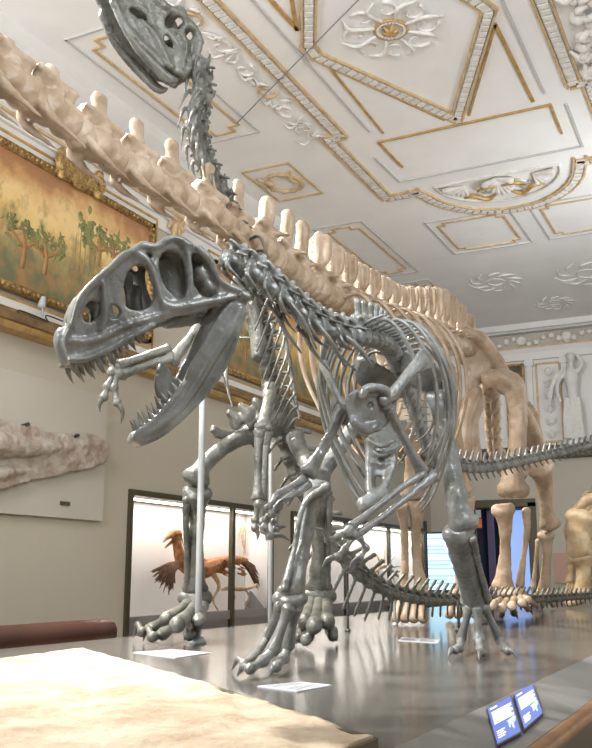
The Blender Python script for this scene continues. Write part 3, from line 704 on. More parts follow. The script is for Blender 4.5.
board('notice_sign', 'small white notice above the orange one in the far doorway', 'sign', 475.5, 510, 481, 518, YE-.12, M['card'], .02)
board('wall_poster', 'plain pink poster on the far wall left of the pale skeleton', 'poster', 553, 553, 568, 583, YE-.05, M['pink'], .05)
bm = B(); a = ONY(484,490,YE-.4); box(bm, (-7.0, YE-.06, 0), (-6.75, YE, 3.1)); box(bm, (-5.35, YE-.06, 0), (-5.15, YE, 3.1)); box(bm, (-7.0, YE-.06, 3.0), (-5.15, YE, 3.2)); struct(T(), bm, M['bronze'])
# dark painting high on the end wall
t = thing('painting', 'small dark painting high on the end wall left of the white reliefs', 'painting', ONY(520,440,YE))
a = ONY(506,366,YE-.1); b = ONY(527,445,YE-.1)
bm = B(); box(bm, (a.x, YE-.1, b.z), (b.x, YE-.06, a.z)); M['darkpaint'] = mat('dark_oil', (.16,.13,.045), .4, col2=(.03,.035,.02), vscale=2.5); obj('canvas', bm, M['darkpaint'], t, smooth=False)
bm = B()
for p, q in (((a.x,a.z),(b.x,a.z)),((a.x,b.z),(b.x,b.z)),((a.x,a.z),(a.x,b.z)),((b.x,a.z),(b.x,b.z))): beam(bm, (p[0],YE-.1,p[1]), (q[0],YE-.1,q[1]), .06, .07, up=V((0,1,0)))
obj('frame', bm, M['gold2'], t, smooth=False)
def statue(cx, label, s=1):
    y = YE-.35; z0 = CAMZ+3.3
    t = thing('wall_statue', label, 'statue', (cx, y, z0), 'white plaster figures on the end wall')
    def q(x, z, dy=0): return V((cx+x*s, y+dy, z0+z))
    bm = B()
    tube(bm, [q(0,.05), q(0,.5), q(.02,1.0), q(0,1.35), q(0,1.7), q(0,1.95)], [.13,.15,.17,.14,.19,.10], 12)
    tube(bm, [q(-.17,1.85), q(-.32,1.62,-.08), q(-.36,1.35,-.14), q(-.28,1.05,-.2)], [.07,.06,.05,.04], 8)
    tube(bm, [q(.17,1.85), q(.30,2.05,-.06), q(.16,2.28,-.05)], [.07,.055,.045], 8)
    tube(bm, [q(0,1.9), q(0,2.08)], .06, 8); blob(bm, q(0,2.2), (.10,.12,.14)); blob(bm, q(0,2.16,-.12), (.02,.03,.03)); blob(bm, q(0,2.27,.03), (.12,.12,.11))
    for sx in (-1,1): tube(bm, [q(sx*.07,1.0), q(sx*.08,.55,-.05), q(sx*.07,.05)], [.10,.08,.05], 8)
    obj('figure', bm, M['statue'], t, remesh=.022, sm=3)
    bm = B()
    for k in range(7): tube(bm, [q(-.18+.06*k,1.15,-.1), q(-.22+.07*k,.6,-.15), q(-.24+.08*k,.1,-.1)], [.03,.045,.03], 6)
    obj('drapery', bm, M['statue'], t, remesh=.022, sm=2)
    bm = B(); box(bm, (cx-.2,YE-.55,z0-.1), (cx+.2,YE-.1,z0+.04)); obj('console', bm, M['white'], t, smooth=False)
    bm = B()
    for k in range(6): tube(bm, [q(-.25+.02*k,1.9), q(-.42-.03*k,1.75-.08*k,-.1), q(-.46-.02*k,1.45-.1*k,-.1)], [.03,.035,.015], 6)
    obj('palm_fronds', bm, M['stucco'], t)
statue(-3.98, 'white statue with raised arm on the end wall beside the relief panel')
statue(-2.3, 'white statue farther right on the end wall', -1)
# ================================================================ skeleton kit
def GP(px, py, h):               # the place where the line of sight is h above the platform
    r = ray(px, py); q = r*((PZ+h-CAMZ)/r.z); q.z = PZ+h; return q
def bone(name, pts, m, parent, seg=10, flat=1.0, fdir=None, knobs=True, vox=None, sm=3, rough=0):
    """long bone through (px, py, depth, radius px), with paired knuckles at both ends"""
    bm = B(); TP(bm, pts, seg, flat, fdir, 5)
    r = max(p[3]*p[2]/FPX for p in pts)
    if knobs:
        for (e, n) in ((pts[0], pts[1]), (pts[-1], pts[-2])):
            c = P(*e[:3]); t = (P(*n[:3])-c).normalized(); s = t.cross(FW).normalized(); rr = e[3]*e[2]/FPX
            for k in (-1, 1): blob(bm, c+s*rr*.55*k, (rr*.62,)*3, sub=2)
    return obj(name, bm, m, parent, remesh=vox or max(r*.16, .006), sm=sm, rough=rough or r*.09, rscale=.9/r)
def wbone(name, pts, rad, m, parent, seg=8, flat=1.0, fdir=None, sub=4, vox=0):
    bm = B(); tube(bm, pts, rad, seg, flat, fdir, sub); return obj(name, bm, m, parent, remesh=vox, sm=2)
def claw(parent, a, b, bend, r, m):
    bm = B(); mid = (V(a)+V(b))/2+V(bend); tube(bm, [V(a), mid, V(b)], [r, r*.75, r*.12], 8, flat=.7, sub=5); return obj('claw', bm, m, parent)
def toe(parent, pts, hs, rad, m, cm, clawlen=1):
    """digit of knuckled phalanges ending in a claw; pts are world places"""
    bm = B(); n = len(pts)
    for i in range(n-2):
        a, b = pts[i], pts[i+1]; r0, r1 = rad[i], rad[i+1]
        tube(bm, [a, a*.7+b*.3, a*.4+b*.6, b], [r0, r0*.68, r1*.72, r1], 10, sub=3)
        blob(bm, b, (r1*.98,)*3)
    blob(bm, pts[0], (rad[0]*.98,)*3)
    o = obj('toe', bm, m, parent, remesh=rad[0]*.16, sm=3)
    a, b = pts[-2], pts[-1]; claw(o, a*.95+b*.05, b, (0, 0, (b-a).length*.22), rad[n-2]*.85, cm); return o
VC = {}
def vertebra(parent, name, c, fwd, up, L, m, **kw):
    """place one vertebra of length L; equal shapes share mesh data"""
    key = repr((m.name, sorted((k, v) for k, v in kw.items())))
    if key not in VC:
        o = vert_mesh(name, m, **kw); VC[key] = o.data; del WM[o]; C.objects.remove(o); bpy.data.objects.remove(o)
    o = bpy.data.objects.new(name, VC[key]); C.objects.link(o); o.parent = parent; o.matrix_parent_inverse = WM[parent].inverted()
    o.matrix_basis = frame(c, fwd, up, L); WM[o] = frame(c, fwd, up, L); return o
def vert_mesh(name, m, cr=.42, waist=.30, ball=0, spine=None, trans=None, zyg=.5, chev=None, crib=None, arch=.5, vox=.055, zz=.18, wide=0, knob=1):
    """one vertebra; sizes in units of its length L.  spine=(height, base length, top length, lean, thickness)"""
    bm = B(); az = cr+.12
    if ball: blob(bm, (0,0,0), (.50*ball, cr*1.05, cr*1.0), sub=2)
    tube(bm, [V((-.47,0,0)), V((-.34,0,0)), V((0,0,.02)), V((.34,0,0)), V((.47,0,0))], [cr, cr*.96, waist, cr*.94, cr*.9], 12, sub=3)
    tube(bm, [V((-.36,0,az)), V((.36,0,az))], [cr*arch, cr*arch], 8, sub=2); tube(bm, [V((-.1,0,cr*.5)), V((-.05,0,az))], [cr*.55, cr*.5], 8, sub=2)
    if zyg:
        for s in (-1, 1):
            tube(bm, [V((.05,s*cr*.4,az)), V((.40,s*cr*.62,az+zz*.55)), V((.40+zyg*.5,s*cr*.60,az+zz*.9))], [cr*.30,cr*.26,cr*.20], 6, sub=2)
            tube(bm, [V((-.05,s*cr*.35,az)), V((-.38,s*cr*.5,az+zz)), V((-.38-zyg*.35,s*cr*.5,az+zz))], [cr*.28,cr*.24,cr*.18], 6, sub=2)
    if spine:
        h, bl, tl, ln, th = spine; z0 = az*.8
        ol = [V((-bl/2,-th/2,z0)), V((-bl*.36+ln*.5,-th/2,z0+h*.5)), V((-tl/2+ln,-th/2,z0+h*.93)), V((ln,-th/2,z0+h)), V((tl/2+ln,-th/2,z0+h*.93)), V((bl*.36+ln*.5,-th/2,z0+h*.5)), V((bl/2,-th/2,z0))]
        plate(bm, ol, V((0, th, 0)), sub=4)
        if wide: plate(bm, [V((ln-.10,-wide*.35,z0+h*.3)), V((ln-.10,-wide*.5,z0+h*.9)), V((ln-.10,0,z0+h*1.0)), V((ln-.10,wide*.5,z0+h*.9)), V((ln-.10,wide*.35,z0+h*.3))], V((.2,0,0)), sub=3)
        if knob: tube(bm, [V((ln*.9-tl*.3,0,z0+h*.96)), V((ln*.9+tl*.3,0,z0+h*.96))], th*.85, 8, sub=2)
    if trans:
        tl_, tu, tb = trans
        for s in (-1, 1): tube(bm, [V((0,s*cr*.3,az*.75)), V((tb*.5,s*(cr*.4+tl_*.5),az*.75+tu*.6)), V((tb,s*(cr*.4+tl_),az*.75+tu))], [cr*.34,cr*.26,cr*.24], 6, flat=.6, fdir=(0,0,1), sub=3)
    if crib:
        cl, dz = crib
        for s in (-1, 1): tube(bm, [V((.32,s*cr*.75,-cr*.45)), V((.24,s*cr*.95,-cr*.95)), V((-.20,s*cr*.9,-cr*1.1-dz*.4)), V((-cl,s*cr*.8,-cr*1.1-dz))], [cr*.24,cr*.28,cr*.18,cr*.06], 6, sub=3)
    if chev:
        ch, cl = chev
        q = .11; plate(bm, [V((-.30,-.06,-cr*.7)), V((-.36-cl*.5,-.06,-cr-ch*.5)), V((-.42-cl,-.06,-cr-ch*.97)), V((-.5-cl,-.06,-cr-ch)), V((-.60-cl,-.06,-cr-ch*.92)), V((-.58-cl*.5,-.06,-cr-ch*.45)), V((-.52,-.06,-cr*.7))], V((0,q,0)), sub=3)
    return obj(name, bm, m, None, remesh=vox, sm=2, rough=.018, rscale=5, center=False)
def along(pts, n, t0=0.0, t1=1.0, ease=1.0):
    """n evenly spread places (and forward directions towards the first point) on a path of (px,py,d)"""
    dn = [P(*p) for p in crs(pts, 12)]; acc = [0]
    for a, b in zip(dn[:-1], dn[1:]): acc.append(acc[-1]+(b-a).length)
    out = []
    for i in range(n):
        s = acc[-1]*(t0+(t1-t0)*((i/(n-1))**ease if n > 1 else 0)); j = 0
        while j < len(acc)-2 and acc[j+1] < s: j += 1
        k = (s-acc[j])/max(acc[j+1]-acc[j], 1e-9); c = dn[j].lerp(dn[j+1], k)
        out.append((c, (dn[j]-dn[j+1]).normalized()))
    return out
def ribpair(parent, c, f, W, H, r, m, sides=(-1,1), back=.1, name='rib', drop=.10):
    s0 = ZUP.cross(f).normalized(); u = f.cross(s0)           # s0 points to the animal's left
    for s in sides:
        L = s0*s
        pts = [c+L*W*.12+u*.02, c+L*W*.62+u*.05-f*back*.2, c+L*W*1.0-u*H*.24-f*back*.5, c+L*W*.98-u*H*.58-f*back*.8, c+L*W*.66-u*H*.92-f*back, c+L*W*.42-u*H*1.06-f*back*.9]
        bm = B(); tube(bm, pts, [r*.8, r*1.0, r*1.1, r, r*.8, r*.45], 8, flat=1.7, fdir=f, sub=5); obj(name, bm, m, parent)
# ================================================================ the grey meat-eater in front
m = M['allo']
AL = thing('allosaurus_skeleton', 'slate-grey meat-eating dinosaur skeleton in front with huge open toothed jaws', 'dinosaur skeleton', G(385, 655))
_a = math.radians(27); FH = V((FW.x, FW.y, 0)).normalized(); LAT = (-RT*math.sin(_a)+FH*math.cos(_a)).normalized()   # towards its right side
def sk(zx, zy, w=0, wid=None):
    px = 40+zx*.4054; py = 220+zy*.4054; d = 4.05+(px-62)*.0024
    t = min(max((px-62)/185, 0), 1); W = (.13+.20*t) if wid is None else wid
    inset = .055*(1-t) if 0 else 0
    return P(px, py, d)+LAT*(W*w+inset)
OUT = [(70,262),(82,218),(99,182),(120,157),(150,136),(180,106),(205,82),(226,70),(246,78),(262,58),(285,62),(300,48),(325,41),(347,44),(368,56),(392,64),(412,84),(427,114),(438,140),(466,163),(492,163),(506,180),(490,196),(455,206),(425,215),(395,226),(365,233),(335,236),(310,245),(280,260),(250,275),(220,290),(195,305),(170,320),(145,335),(120,345),(98,352),(80,351),(66,326),(60,295)]
HOL = [[(117,205),(131,197),(146,206),(145,230),(130,248),(113,250),(106,234)],
       [(168,215),(184,208),(198,220),(192,240),(176,240)],
       [(214,136),(235,112),(258,111),(275,135),(284,175),(278,205),(260,219),(235,222),(213,212),(206,180)],
       [(295,112),(299,86),(320,74),(345,85),(358,115),(363,150),(359,180),(345,193),(328,184),(311,164),(300,140)],
       [(374,96),(378,72),(395,74),(411,95),(430,125),(441,155),(438,178),(420,190),(400,185),(385,165),(377,135)],
       [(246,92),(258,78),(272,78),(276,92),(262,100)]]
bm = B(); TH = .032
for w in (0, 1):
    plate(bm, [sk(x,y,w) for x,y in OUT], LAT*TH*(1 if w == 0 else -1), [[sk(x,y,w) for x,y in h] for h in HOL], sub=4)
    sg = -1 if w == 0 else 1
    def ridge(L, r): tube(bm, [sk(x,y,w)+LAT*sg*.002 for x,y in L], [q*.4054*4.3/FPX for q in r], 8, sub=4)
    ridge([(78,262),(97,200),(126,162),(160,130),(205,88),(230,76)], [9,10,10,10,10,9])          # nasal rim
    ridge([(230,80),(255,92),(275,120),(290,165),(300,200),(330,215)], [8,11,10,9,9,9])             # lacrimal bar
    ridge([(232,74),(256,62),(285,66),(320,46),(350,50),(372,64)], [9,11,9,9,9,10])                   # brow and horn
    ridge([(350,52),(366,90),(370,140),(368,185),(350,212)], [10,8,8,9,10])                           # postorbital bar
    ridge([(390,70),(420,100),(445,150),(485,172),(500,180)], [11,10,9,11,12])                           # squamosal
    ridge([(300,212),(340,214),(390,206),(440,196),(480,188)], [10,12,11,9,9])                          # jugal
    ridge([(76,300),(104,300),(150,290),(210,262),(270,244),(320,226)], [8,9,10,8,7,6])                  # maxilla ridge
    ridge([(70,345),(110,344),(160,324),(220,290),(280,260)], [8,9,9,8,7])                               # tooth margin
    ridge([(150,140),(158,185),(158,240),(150,270)], [9,10,9,6])
top = OUT[0:17]
for i in range(len(top)-1):                                                                                # skull roof
    a, b = top[i], top[i+1]
    q = [sk(*a,.02), sk(*b,.02), sk(*b,.98), sk(*a,.98)]
    dn = V((0,0,-.035)); vs = [bm.verts.new(p) for p in q]; ws = [bm.verts.new(p+dn) for p in q]
    bm.faces.new(vs); bm.faces.new(ws[::-1])
    for k in range(4): bm.faces.new((vs[k], ws[k], ws[(k+1)%4], vs[(k+1)%4]))
tube(bm, [sk(68,268,.5), sk(66,300,.5), sk(78,338,.5)], [.042,.044,.04], 8)
plate(bm, [sk(292,100,.5), sk(330,70,.5), sk(392,84,.5), sk(432,130,.5), sk(440,175,.5), sk(400,196,.5), sk(350,196,.5), sk(322,170,.5)], LAT*.05, sub=3)
plate(bm, [sk(222,120,.5), sk(246,112,.5), sk(250,160,.5), sk(268,214,.5), sk(236,214,.5), sk(228,165,.5)], LAT*.03, sub=3)
for (x,y,r) in ((430,150,.075),(455,170,.07),(410,120,.06)): tube(bm, [sk(x,y,.15), sk(x,y,.5), sk(x,y,.85)], [r*.8,r,r*.8], 8)
tube(bm, [sk(470,178,.05), sk(440,225,.35), sk(420,240,.4)], [.03,.03,.02], 8); tube(bm, [sk(330,240,.5), sk(400,220,.5)], [.03,.05], 8)
tube(bm, [sk(262,150,.5), sk(255,185,.5), sk(262,215,.5)], [.02,.03,.03], 8)
skull = obj('skull', bm, m, AL, remesh=.0085, sm=3, rough=.0025, rscale=14)
def tooth(parent, a, b, r, bend):
    bm = B(); tube(bm, [a, (a+b)/2+bend, b], [r, r*.8, r*.12], 7, flat=.6, fdir=LAT, sub=3); obj('tooth', bm, M['allo_tooth'], parent)
edge = [(78,350),(86,354),(100,352),(114,348),(128,342),(142,336),(156,328),(170,320),(184,312),(198,304),(212,296),(226,288),(240,280),(254,272)]
for i, (x, y) in enumerate(edge):
    L = (24, 30, 26, 32, 24, 34, 26, 34, 24, 32, 24, 28, 20, 18)[i]
    tooth(skull, sk(x,y-3,.06), sk(x+L*.5,y+L*1.2,.08), .014, RT*-.006)
    if i % 2: tooth(skull, sk(x,y-3,.92), sk(x+L*.5,y+L*1.2,.9), .013, RT*-.006)
JO = [(497,176),(470,200),(440,236),(415,280),(395,320),(375,352),(360,385),(352,406),(335,430),(310,460),(285,488),(262,510),(242,526),(229,520),(228,538),(236,552),(250,557),(272,551),(302,532),(340,500),(380,462),(415,425),(445,385),(465,350),(480,310),(495,265),(508,225),(511,198)]
bm = B()
def jw(x, y, w): t = min(max((x-230)/270, 0), 1); return sk(x, y, w, .05+.27*t)
for w in (0, 1):
    plate(bm, [jw(x,y,w) for x,y in JO], LAT*.03*(1 if w == 0 else -1), sub=4)
    def ridge(L, r): tube(bm, [jw(x,y,w) for x,y in L], [q*.4054*4.35/FPX for q in r], 8, sub=4)
    ridge([(240,540),(300,505),(345,462),(385,410),(420,350),(460,285),(495,215)], [9,11,11,11,12,13,10])
    ridge([(246,552),(300,530),(375,465),(440,388),(478,310),(505,225)], [7,7,7,7,7,8])
    ridge([(236,528),(285,490),(335,432),(354,402)], [8,8,8,7])
    tube(bm, [jw(495,185,w), jw(512,190,w)], .03, 8)
tube(bm, [jw(236,536,0), jw(236,540,1)], .028, 8)
plate(bm, [jw(360,385,1), jw(330,340,1), jw(310,350,1), jw(300,400,1), jw(318,432,1)], LAT*-.03, sub=3)
jaw = obj('lower_jaw', bm, m, AL, remesh=.0085, sm=3, rough=.001, rscale=9)
je = [(350,408),(338,424),(326,440),(314,454),(302,468),(290,481),(278,493),(266,504),(254,514),(243,522)]
for i, (x, y) in enumerate(je):
    L = (18,24,20,28,22,32,24,34,28,30)[i]
    tooth(jaw, jw(x+2,y+3,.05), jw(x-L*.5,y-L*1.05,.1), .0125, RT*.005)
    tooth(jaw, jw(x+2,y+3,.95), jw(x-L*.5,y-L*1.05,.9), .0125, RT*.005)
# backbone
SP = [(234,262,4.58),(252,272,4.60),(271,288,4.65),(292,306,4.72),(314,323,4.80),(338,333,4.90),(359,336,5.04),(372,338,5.28),(382,341,5.55),(389,347,5.85),(395,357,6.12),(399,368,6.38)]
cerv = along(SP[:7], 9, 0, .92)
for i, (c, f) in enumerate(cerv):
    vertebra(AL, 'neck_vertebra', c, f, ZUP*.9+RT*.2, .105, m, cr=.50, waist=.36, ball=0, spine=(.5,.5,.3,-.15,.16), trans=(.6,-.15,-.35), zyg=.5, chev=None, crib=(.9,.25), arch=.6)
dors = along(SP[6:], 11, 0, .96)
for i, (c, f) in enumerate(dors):
    vertebra(AL, 'back_vertebra', c, f, ZUP, .125, m, cr=.50, waist=.36, ball=0, spine=(1.05,.6,.5,-.12,.18), trans=(.95,.35,-.1), zyg=.35, chev=None, crib=None, arch=.7)
    if i < 10: ribpair(AL, c+V((0,0,.02)), f, (.27,.33,.37,.385,.39,.385,.37,.35,.32,.29)[i], (.70,.86,.95,1.0,.98,.92,.84,.74,.62,.50)[i], .0115, m, back=.22)
for i in (3, 5, 7):
    c, f = cerv[i]; s0 = ZUP.cross(f).normalized()
    for s in (-1, 1): wbone('neck_rib', [c+s0*s*.05-V((0,0,.03)), c+s0*s*.08-f*.08-V((0,0,.09)), c+s0*s*.06-f*.2-V((0,0,.16))], [.016,.013,.005], m, AL)
# shoulder girdle
def cr_(px, py, d): return P(px, py, d)
bm = B()
plate(bm, [cr_(389,391,4.66),cr_(397,381,4.70),cr_(409,366,4.78),cr_(421,348,4.88),cr_(430,352,4.92),cr_(434,365,4.93),cr_(424,371,4.88),cr_(414,376,4.80),cr_(404,388,4.72),cr_(396,402,4.66)], FH*.03, sub=4)
TP(bm, [(380,402,4.64,8),(393,393,4.68,6.5),(408,374,4.77,6),(424,358,4.88,8)], 10, flat=.5, fdir=FH)
obj('scapula', bm, m, AL, remesh=.010, sm=4)
bm = B()
plate(bm, [cr_(347,399,4.58),cr_(356,390,4.59),cr_(372,387,4.62),cr_(388,390,4.68),cr_(397,398,4.72),cr_(395,412,4.72),cr_(384,426,4.68),cr_(372,433,4.64),cr_(360,430,4.61),cr_(350,420,4.58)], FH*.045, [[cr_(367,404,4.61),cr_(371,401,4.62),cr_(373,406,4.62),cr_(369,409,4.61)]], sub=4)
TP(bm, [(362,398,4.56,4),(364,391,4.57,5),(374,387,4.60,5),(386,391,4.65,5),(388,400,4.66,4)], 8)
TP(bm, [(352,420,4.56,5),(364,430,4.59,6),(380,426,4.65,5)], 8); TP(bm, [(380,408,4.66,5),(390,406,4.70,6)], 8)
obj('coracoid', bm, m, AL, remesh=.010, sm=4, rough=.006, rscale=14)
bm = B(); plate(bm, [cr_(346,398,4.74),cr_(352,408,4.74),cr_(348,424,4.72),cr_(338,422,4.72),cr_(330,408,4.74),cr_(334,396,4.78)], FH*.04, sub=4); TP(bm, [(336,398,4.78,5),(330,380,4.95,5),(322,362,5.2,6)], 8, flat=.5, fdir=FH); obj('scapula', bm, m, AL, remesh=.010, sm=4)
wbone('wishbone', [P(330,378,4.78), P(340,400,4.66), P(352,408,4.64), P(366,398,4.68)], [.012,.016,.018,.012], m, AL)
# arms
bone('humerus', [(388,410,4.70,8),(396,424,4.74,5.5),(408,446,4.80,4.8),(422,472,4.86,7)], m, AL)
bone('radius', [(424,474,4.84,5),(404,486,4.78,3.4),(376,508,4.68,3.4),(352,526,4.58,5)], m, AL)
bone('ulna', [(434,476,4.86,6.5),(414,492,4.78,4),(384,516,4.68,3.6),(358,534,4.6,4.8)], m, AL)
bone('humerus', [(344,404,4.72,8),(337,420,4.70,6.5),(324,446,4.66,5.5),(309,472,4.62,8.5)], m, AL)
bone('radius', [(305,478,4.62,5),(292,486,4.54,3.2),(278,494,4.44,4)], m, AL, knobs=False)
bone('ulna', [(308,484,4.62,5.5),(294,494,4.54,3.4),(280,503,4.46,4)], m, AL, knobs=False)
def hand(parent, wrist, digits, m, r=.02):
    bm = B(); 
    for a in wrist: blob(bm, P(*a), (r*1.3,)*3)
    h = obj('wrist', bm, m, parent, remesh=r*.25, sm=2)
    for dg in digits:
        pts = [P(*p) for p in dg]; bm = B(); n = len(pts)
        for i in range(n-2):
            a, b = pts[i], pts[i+1]; tube(bm, [a, (a*2+b)/3, (a+b*2)/3, b], [r*1.05, r*.7, r*.7, r], 8, sub=3); blob(bm, b, (r*1.05,)*3)
        o = obj('finger', bm, m, parent, remesh=r*.2, sm=2)
        a, b = pts[-2], pts[-1]; d = (b-a); bend = d.cross(FW).normalized()*d.length*.16
        if bend.z < 0: bend = -bend
        claw(o, a, b, bend, r*.9, m)
hand(AL, [(350,530,4.56),(354,535,4.56),(346,534,4.54)], [[(348,530,4.56),(338,537,4.5),(328,540,4.46),(313,527,4.42)], [(354,536,4.57),(345,549,4.52),(337,557,4.48),(322,567,4.45)], [(360,538,4.6),(366,548,4.6),(360,558,4.57),(350,572,4.55)]], m, .021)
hand(AL, [(276,498,4.43),(279,503,4.44)], [[(276,497,4.42),(268,508,4.36),(272,514,4.34),(294,496,4.36)], [(278,505,4.43),(266,520,4.36),(264,528,4.34),(270,536,4.34),(290,541,4.36)], [(280,506,4.45),(274,522,4.42),(276,530,4.40),(286,527,4.40)]], m, .021)
# pelvis
bm = B()
for s in (0, 1):
    off = V() if s == 0 else (RT*-.30+FH*.10)
    plate(bm, [P(404,352,6.05)+off,P(424,358,6.0)+off,P(444,372,6.15)+off,P(452,390,6.4)+off,P(440,398,6.35)+off,P(428,392,6.2)+off,P(414,388,6.1)+off,P(402,374,6.05)+off], FH*.04, sub=4)
obj('pelvis', bm, m, AL, remesh=.014, sm=3)
bm = B()
plate(bm, [P(366,438,5.55),P(367,462,5.5),P(366,486,5.42),P(374,497,5.4),P(386,491,5.42),P(393,472,5.5),P(398,446,5.6),P(408,420,5.9),P(390,424,5.7)], FH*.06, [[P(376,478,5.45),P(381,476,5.46),P(382,488,5.44),P(377,492,5.42)]], sub=4)
TP(bm, [(369,440,5.53,4),(369,470,5.48,4.5),(370,494,5.4,5)], 8); TP(bm, [(397,444,5.6,4),(391,472,5.5,4),(380,495,5.4,5)], 8)
for k in range(4): TP(bm, [(369,440+9*k,5.5,2.2),(381,447+9*k,5.49,2.6),(394,441+9*k,5.55,2.2)], 8)
TP(bm, [(386,494,5.42,7),(374,500,5.36,9),(362,506,5.30,8.5)], 10)
obj('pubis', bm, m, AL, remesh=.012, sm=4)
# legs
bone('femur', [(436,396,6.15,10),(444,430,6.12,9),(452,470,6.08,10.5),(458,505,6.03,12),(464,524,6.0,14)], m, AL)
bone('tibia', [(458,532,6.02,15),(462,552,6.18,14),(468,575,6.45,12.5),(474,598,6.66,13)], m, AL)
bone('fibula', [(472,538,5.98,5),(478,562,6.2,3.2),(484,584,6.45,3.2),(488,600,6.62,4.5)], m, AL, knobs=False)
bone('femur', [(364,408,6.35,10),(352,430,6.2,8),(334,456,5.95,8),(320,474,5.75,11)], m, AL)
bone('tibia', [(317,486,5.62,13),(312,505,5.60,9.5),(302,550,5.54,8.5),(291,594,5.42,13)], m, AL)
bone('fibula', [(328,486,5.56,5),(304,505,5.52,3.2),(294,550,5.46,3.0),(284,590,5.36,4.5)], m, AL, knobs=False)
def theropod_foot(ank, digs, spur=None):
    bm = B(); blob(bm, ank[0], (.085,.075,.055)); blob(bm, ank[0]+RT*.06+V((0,0,.02)), (.05,.05,.045)); blob(bm, ank[0]-RT*.06+V((0,0,.02)), (.05,.05,.045)); obj('ankle', bm, m, AL, remesh=.011, sm=3)
    for top, pts, rad in digs:
        bm = B(); a, b = top, pts[0]; r = rad[0]
        tube(bm, [a, a*.7+b*.3, a*.35+b*.65, b], [r*1.1, r*.72, r*.78, r*1.12], 10, sub=4); obj('metatarsal', bm, m, AL, remesh=.009, sm=2)
        toe(AL, pts, None, rad, m, M['claw'])
theropod_foot([P(290,602,5.40)], [
    (P(280,606,5.36), [GP(268,638,.15),GP(254,658,.065),GP(244,664,.06),GP(232,670,.012)], [.036,.034,.030,.02]),
    (P(289,608,5.34), [GP(273,650,.13),GP(263,661,.075),GP(250,669,.055),GP(237,676,.010)], [.042,.040,.034,.02]),
    (P(296,608,5.38), [GP(288,646,.14),GP(284,658,.075),GP(276,667,.055),GP(270,676,.010)], [.040,.038,.033,.02])])
theropod_foot([P(476,604,6.66)], [
    (P(470,606,6.62), [GP(461,640,.09),GP(459,648,.055),GP(455,650,.05),GP(448,657,.010)], [.038,.036,.032,.02]),
    (P(477,608,6.60), [GP(479,640,.10),GP(480,648,.055),GP(482,653,.045),GP(479,660,.010)], [.042,.038,.034,.02]),
    (P(484,606,6.62), [GP(500,640,.09),GP(505,648,.055),GP(508,651,.05),GP(517,658,.010)], [.038,.036,.032,.02])])
# tail
TL = [(400,372,6.45),(409,394,6.95),(418,424,7.6),(431,452,8.3),(452,466,9.0),(486,469,9.8),(530,461,10.8),(580,449,11.9),(640,434,13.2)]
tv = along(TL, 50)
for i, (c, f) in enumerate(tv):
    k = round(i/49*6)/6; L = .165-.02*k
    vertebra(AL, 'tail_vertebra', c, f, ZUP, L, m, cr=.36-.14*k, waist=.25-.1*k, ball=0, knob=0, spine=(1.0-.35*k,.36,.24,-.6,.15), trans=((.6-.4*k),.05,-.2) if k < .5 else None, zyg=.3, chev=(.55-.3*k,.45), crib=None, arch=.6, vox=.06)
# ================================================================ the upright plant-eater behind
m = M['igu']
IG = thing('iguanodon_skeleton', 'dark grey upright dinosaur skeleton with long vertical neck standing behind the open-jawed one', 'dinosaur skeleton', G(250, 636))
_b2 = math.radians(35); LB = (-RT*math.sin(_b2)+FH*math.cos(_b2)).normalized()
def s2(zx, zy, w=0, wid=.22):
    px = 90+zx*.338; py = zy*.338; return P(px, py, 7.15+(px-100)*.0040)+LB*wid*w
bm = B()
SO = [(40,-70),(66,0),(80,45),(110,85),(150,120),(190,165),(212,192),(240,205),(268,222),(288,232),(298,205),(318,175),(332,150),(330,110),(316,85),(300,62),(290,35),(275,18),(255,12),(262,28),(240,20),(205,0),(160,-35),(110,-90)]
SH = [[(222,55),(240,38),(266,42),(280,58),(272,78),(248,86),(228,78)],[(225,100),(238,108),(250,130),(246,142),(232,134),(222,115)],[(284,82),(300,84),(308,104),(296,118),(284,104)],[(120,20),(150,30),(175,52),(160,60),(128,40)]]
for w in (0, 1):
    plate(bm, [s2(x,y,w) for x,y in SO], LB*.04*(1 if w == 0 else -1), [[s2(x,y,w) for x,y in h] for h in SH], sub=4)
    def ridge(L, r): tube(bm, [s2(x,y,w) for x,y in L], [q*.338*7.4/FPX for q in r], 8, sub=4)
    ridge([(66,0),(110,85),(190,165),(215,195)], [11,12,12,10]); ridge([(160,-30),(210,10),(260,35),(290,60)], [12,12,9,10]); ridge([(290,60),(318,100),(318,150),(295,205)], [11,12,12,12])
    ridge([(150,60),(190,100),(215,150),(240,200)], [9,10,10,11]); ridge([(240,90),(270,100),(285,140),(270,200)], [9,8,9,10])
for x,y in ((120,-80),(160,-30),(210,5),(255,30),(295,70),(325,120),(315,170),(295,205)): tube(bm, [s2(x,y,0), s2(x,y,.5), s2(x,y,1)], [.045,.05,.045], 8)
isk = obj('skull', bm, m, IG, remesh=.014, sm=3, rough=.008, rscale=11)
bm = B()
JJ = [(60,-20),(74,22),(100,85),(140,150),(185,200),(215,232),(238,246),(258,243),(262,228),(244,222),(225,205),(195,172),(150,130),(112,95),(84,50)]
for w in (0, 1):
    plate(bm, [s2(x,y,w) for x,y in JJ], LB*.04*(1 if w == 0 else -1), sub=4)
    tube(bm, [s2(x,y,w) for x,y in ((70,10),(100,78),(145,142),(200,200),(245,235))], [.028,.03,.03,.03,.03], 8)
obj('lower_jaw', bm, m, IG, remesh=.014, sm=3)
NK = [(197,66,7.55),(199,90,7.55),(194,116,7.57),(196,142,7.62),(205,168,7.7),(217,192,7.8),(230,222,7.95)]
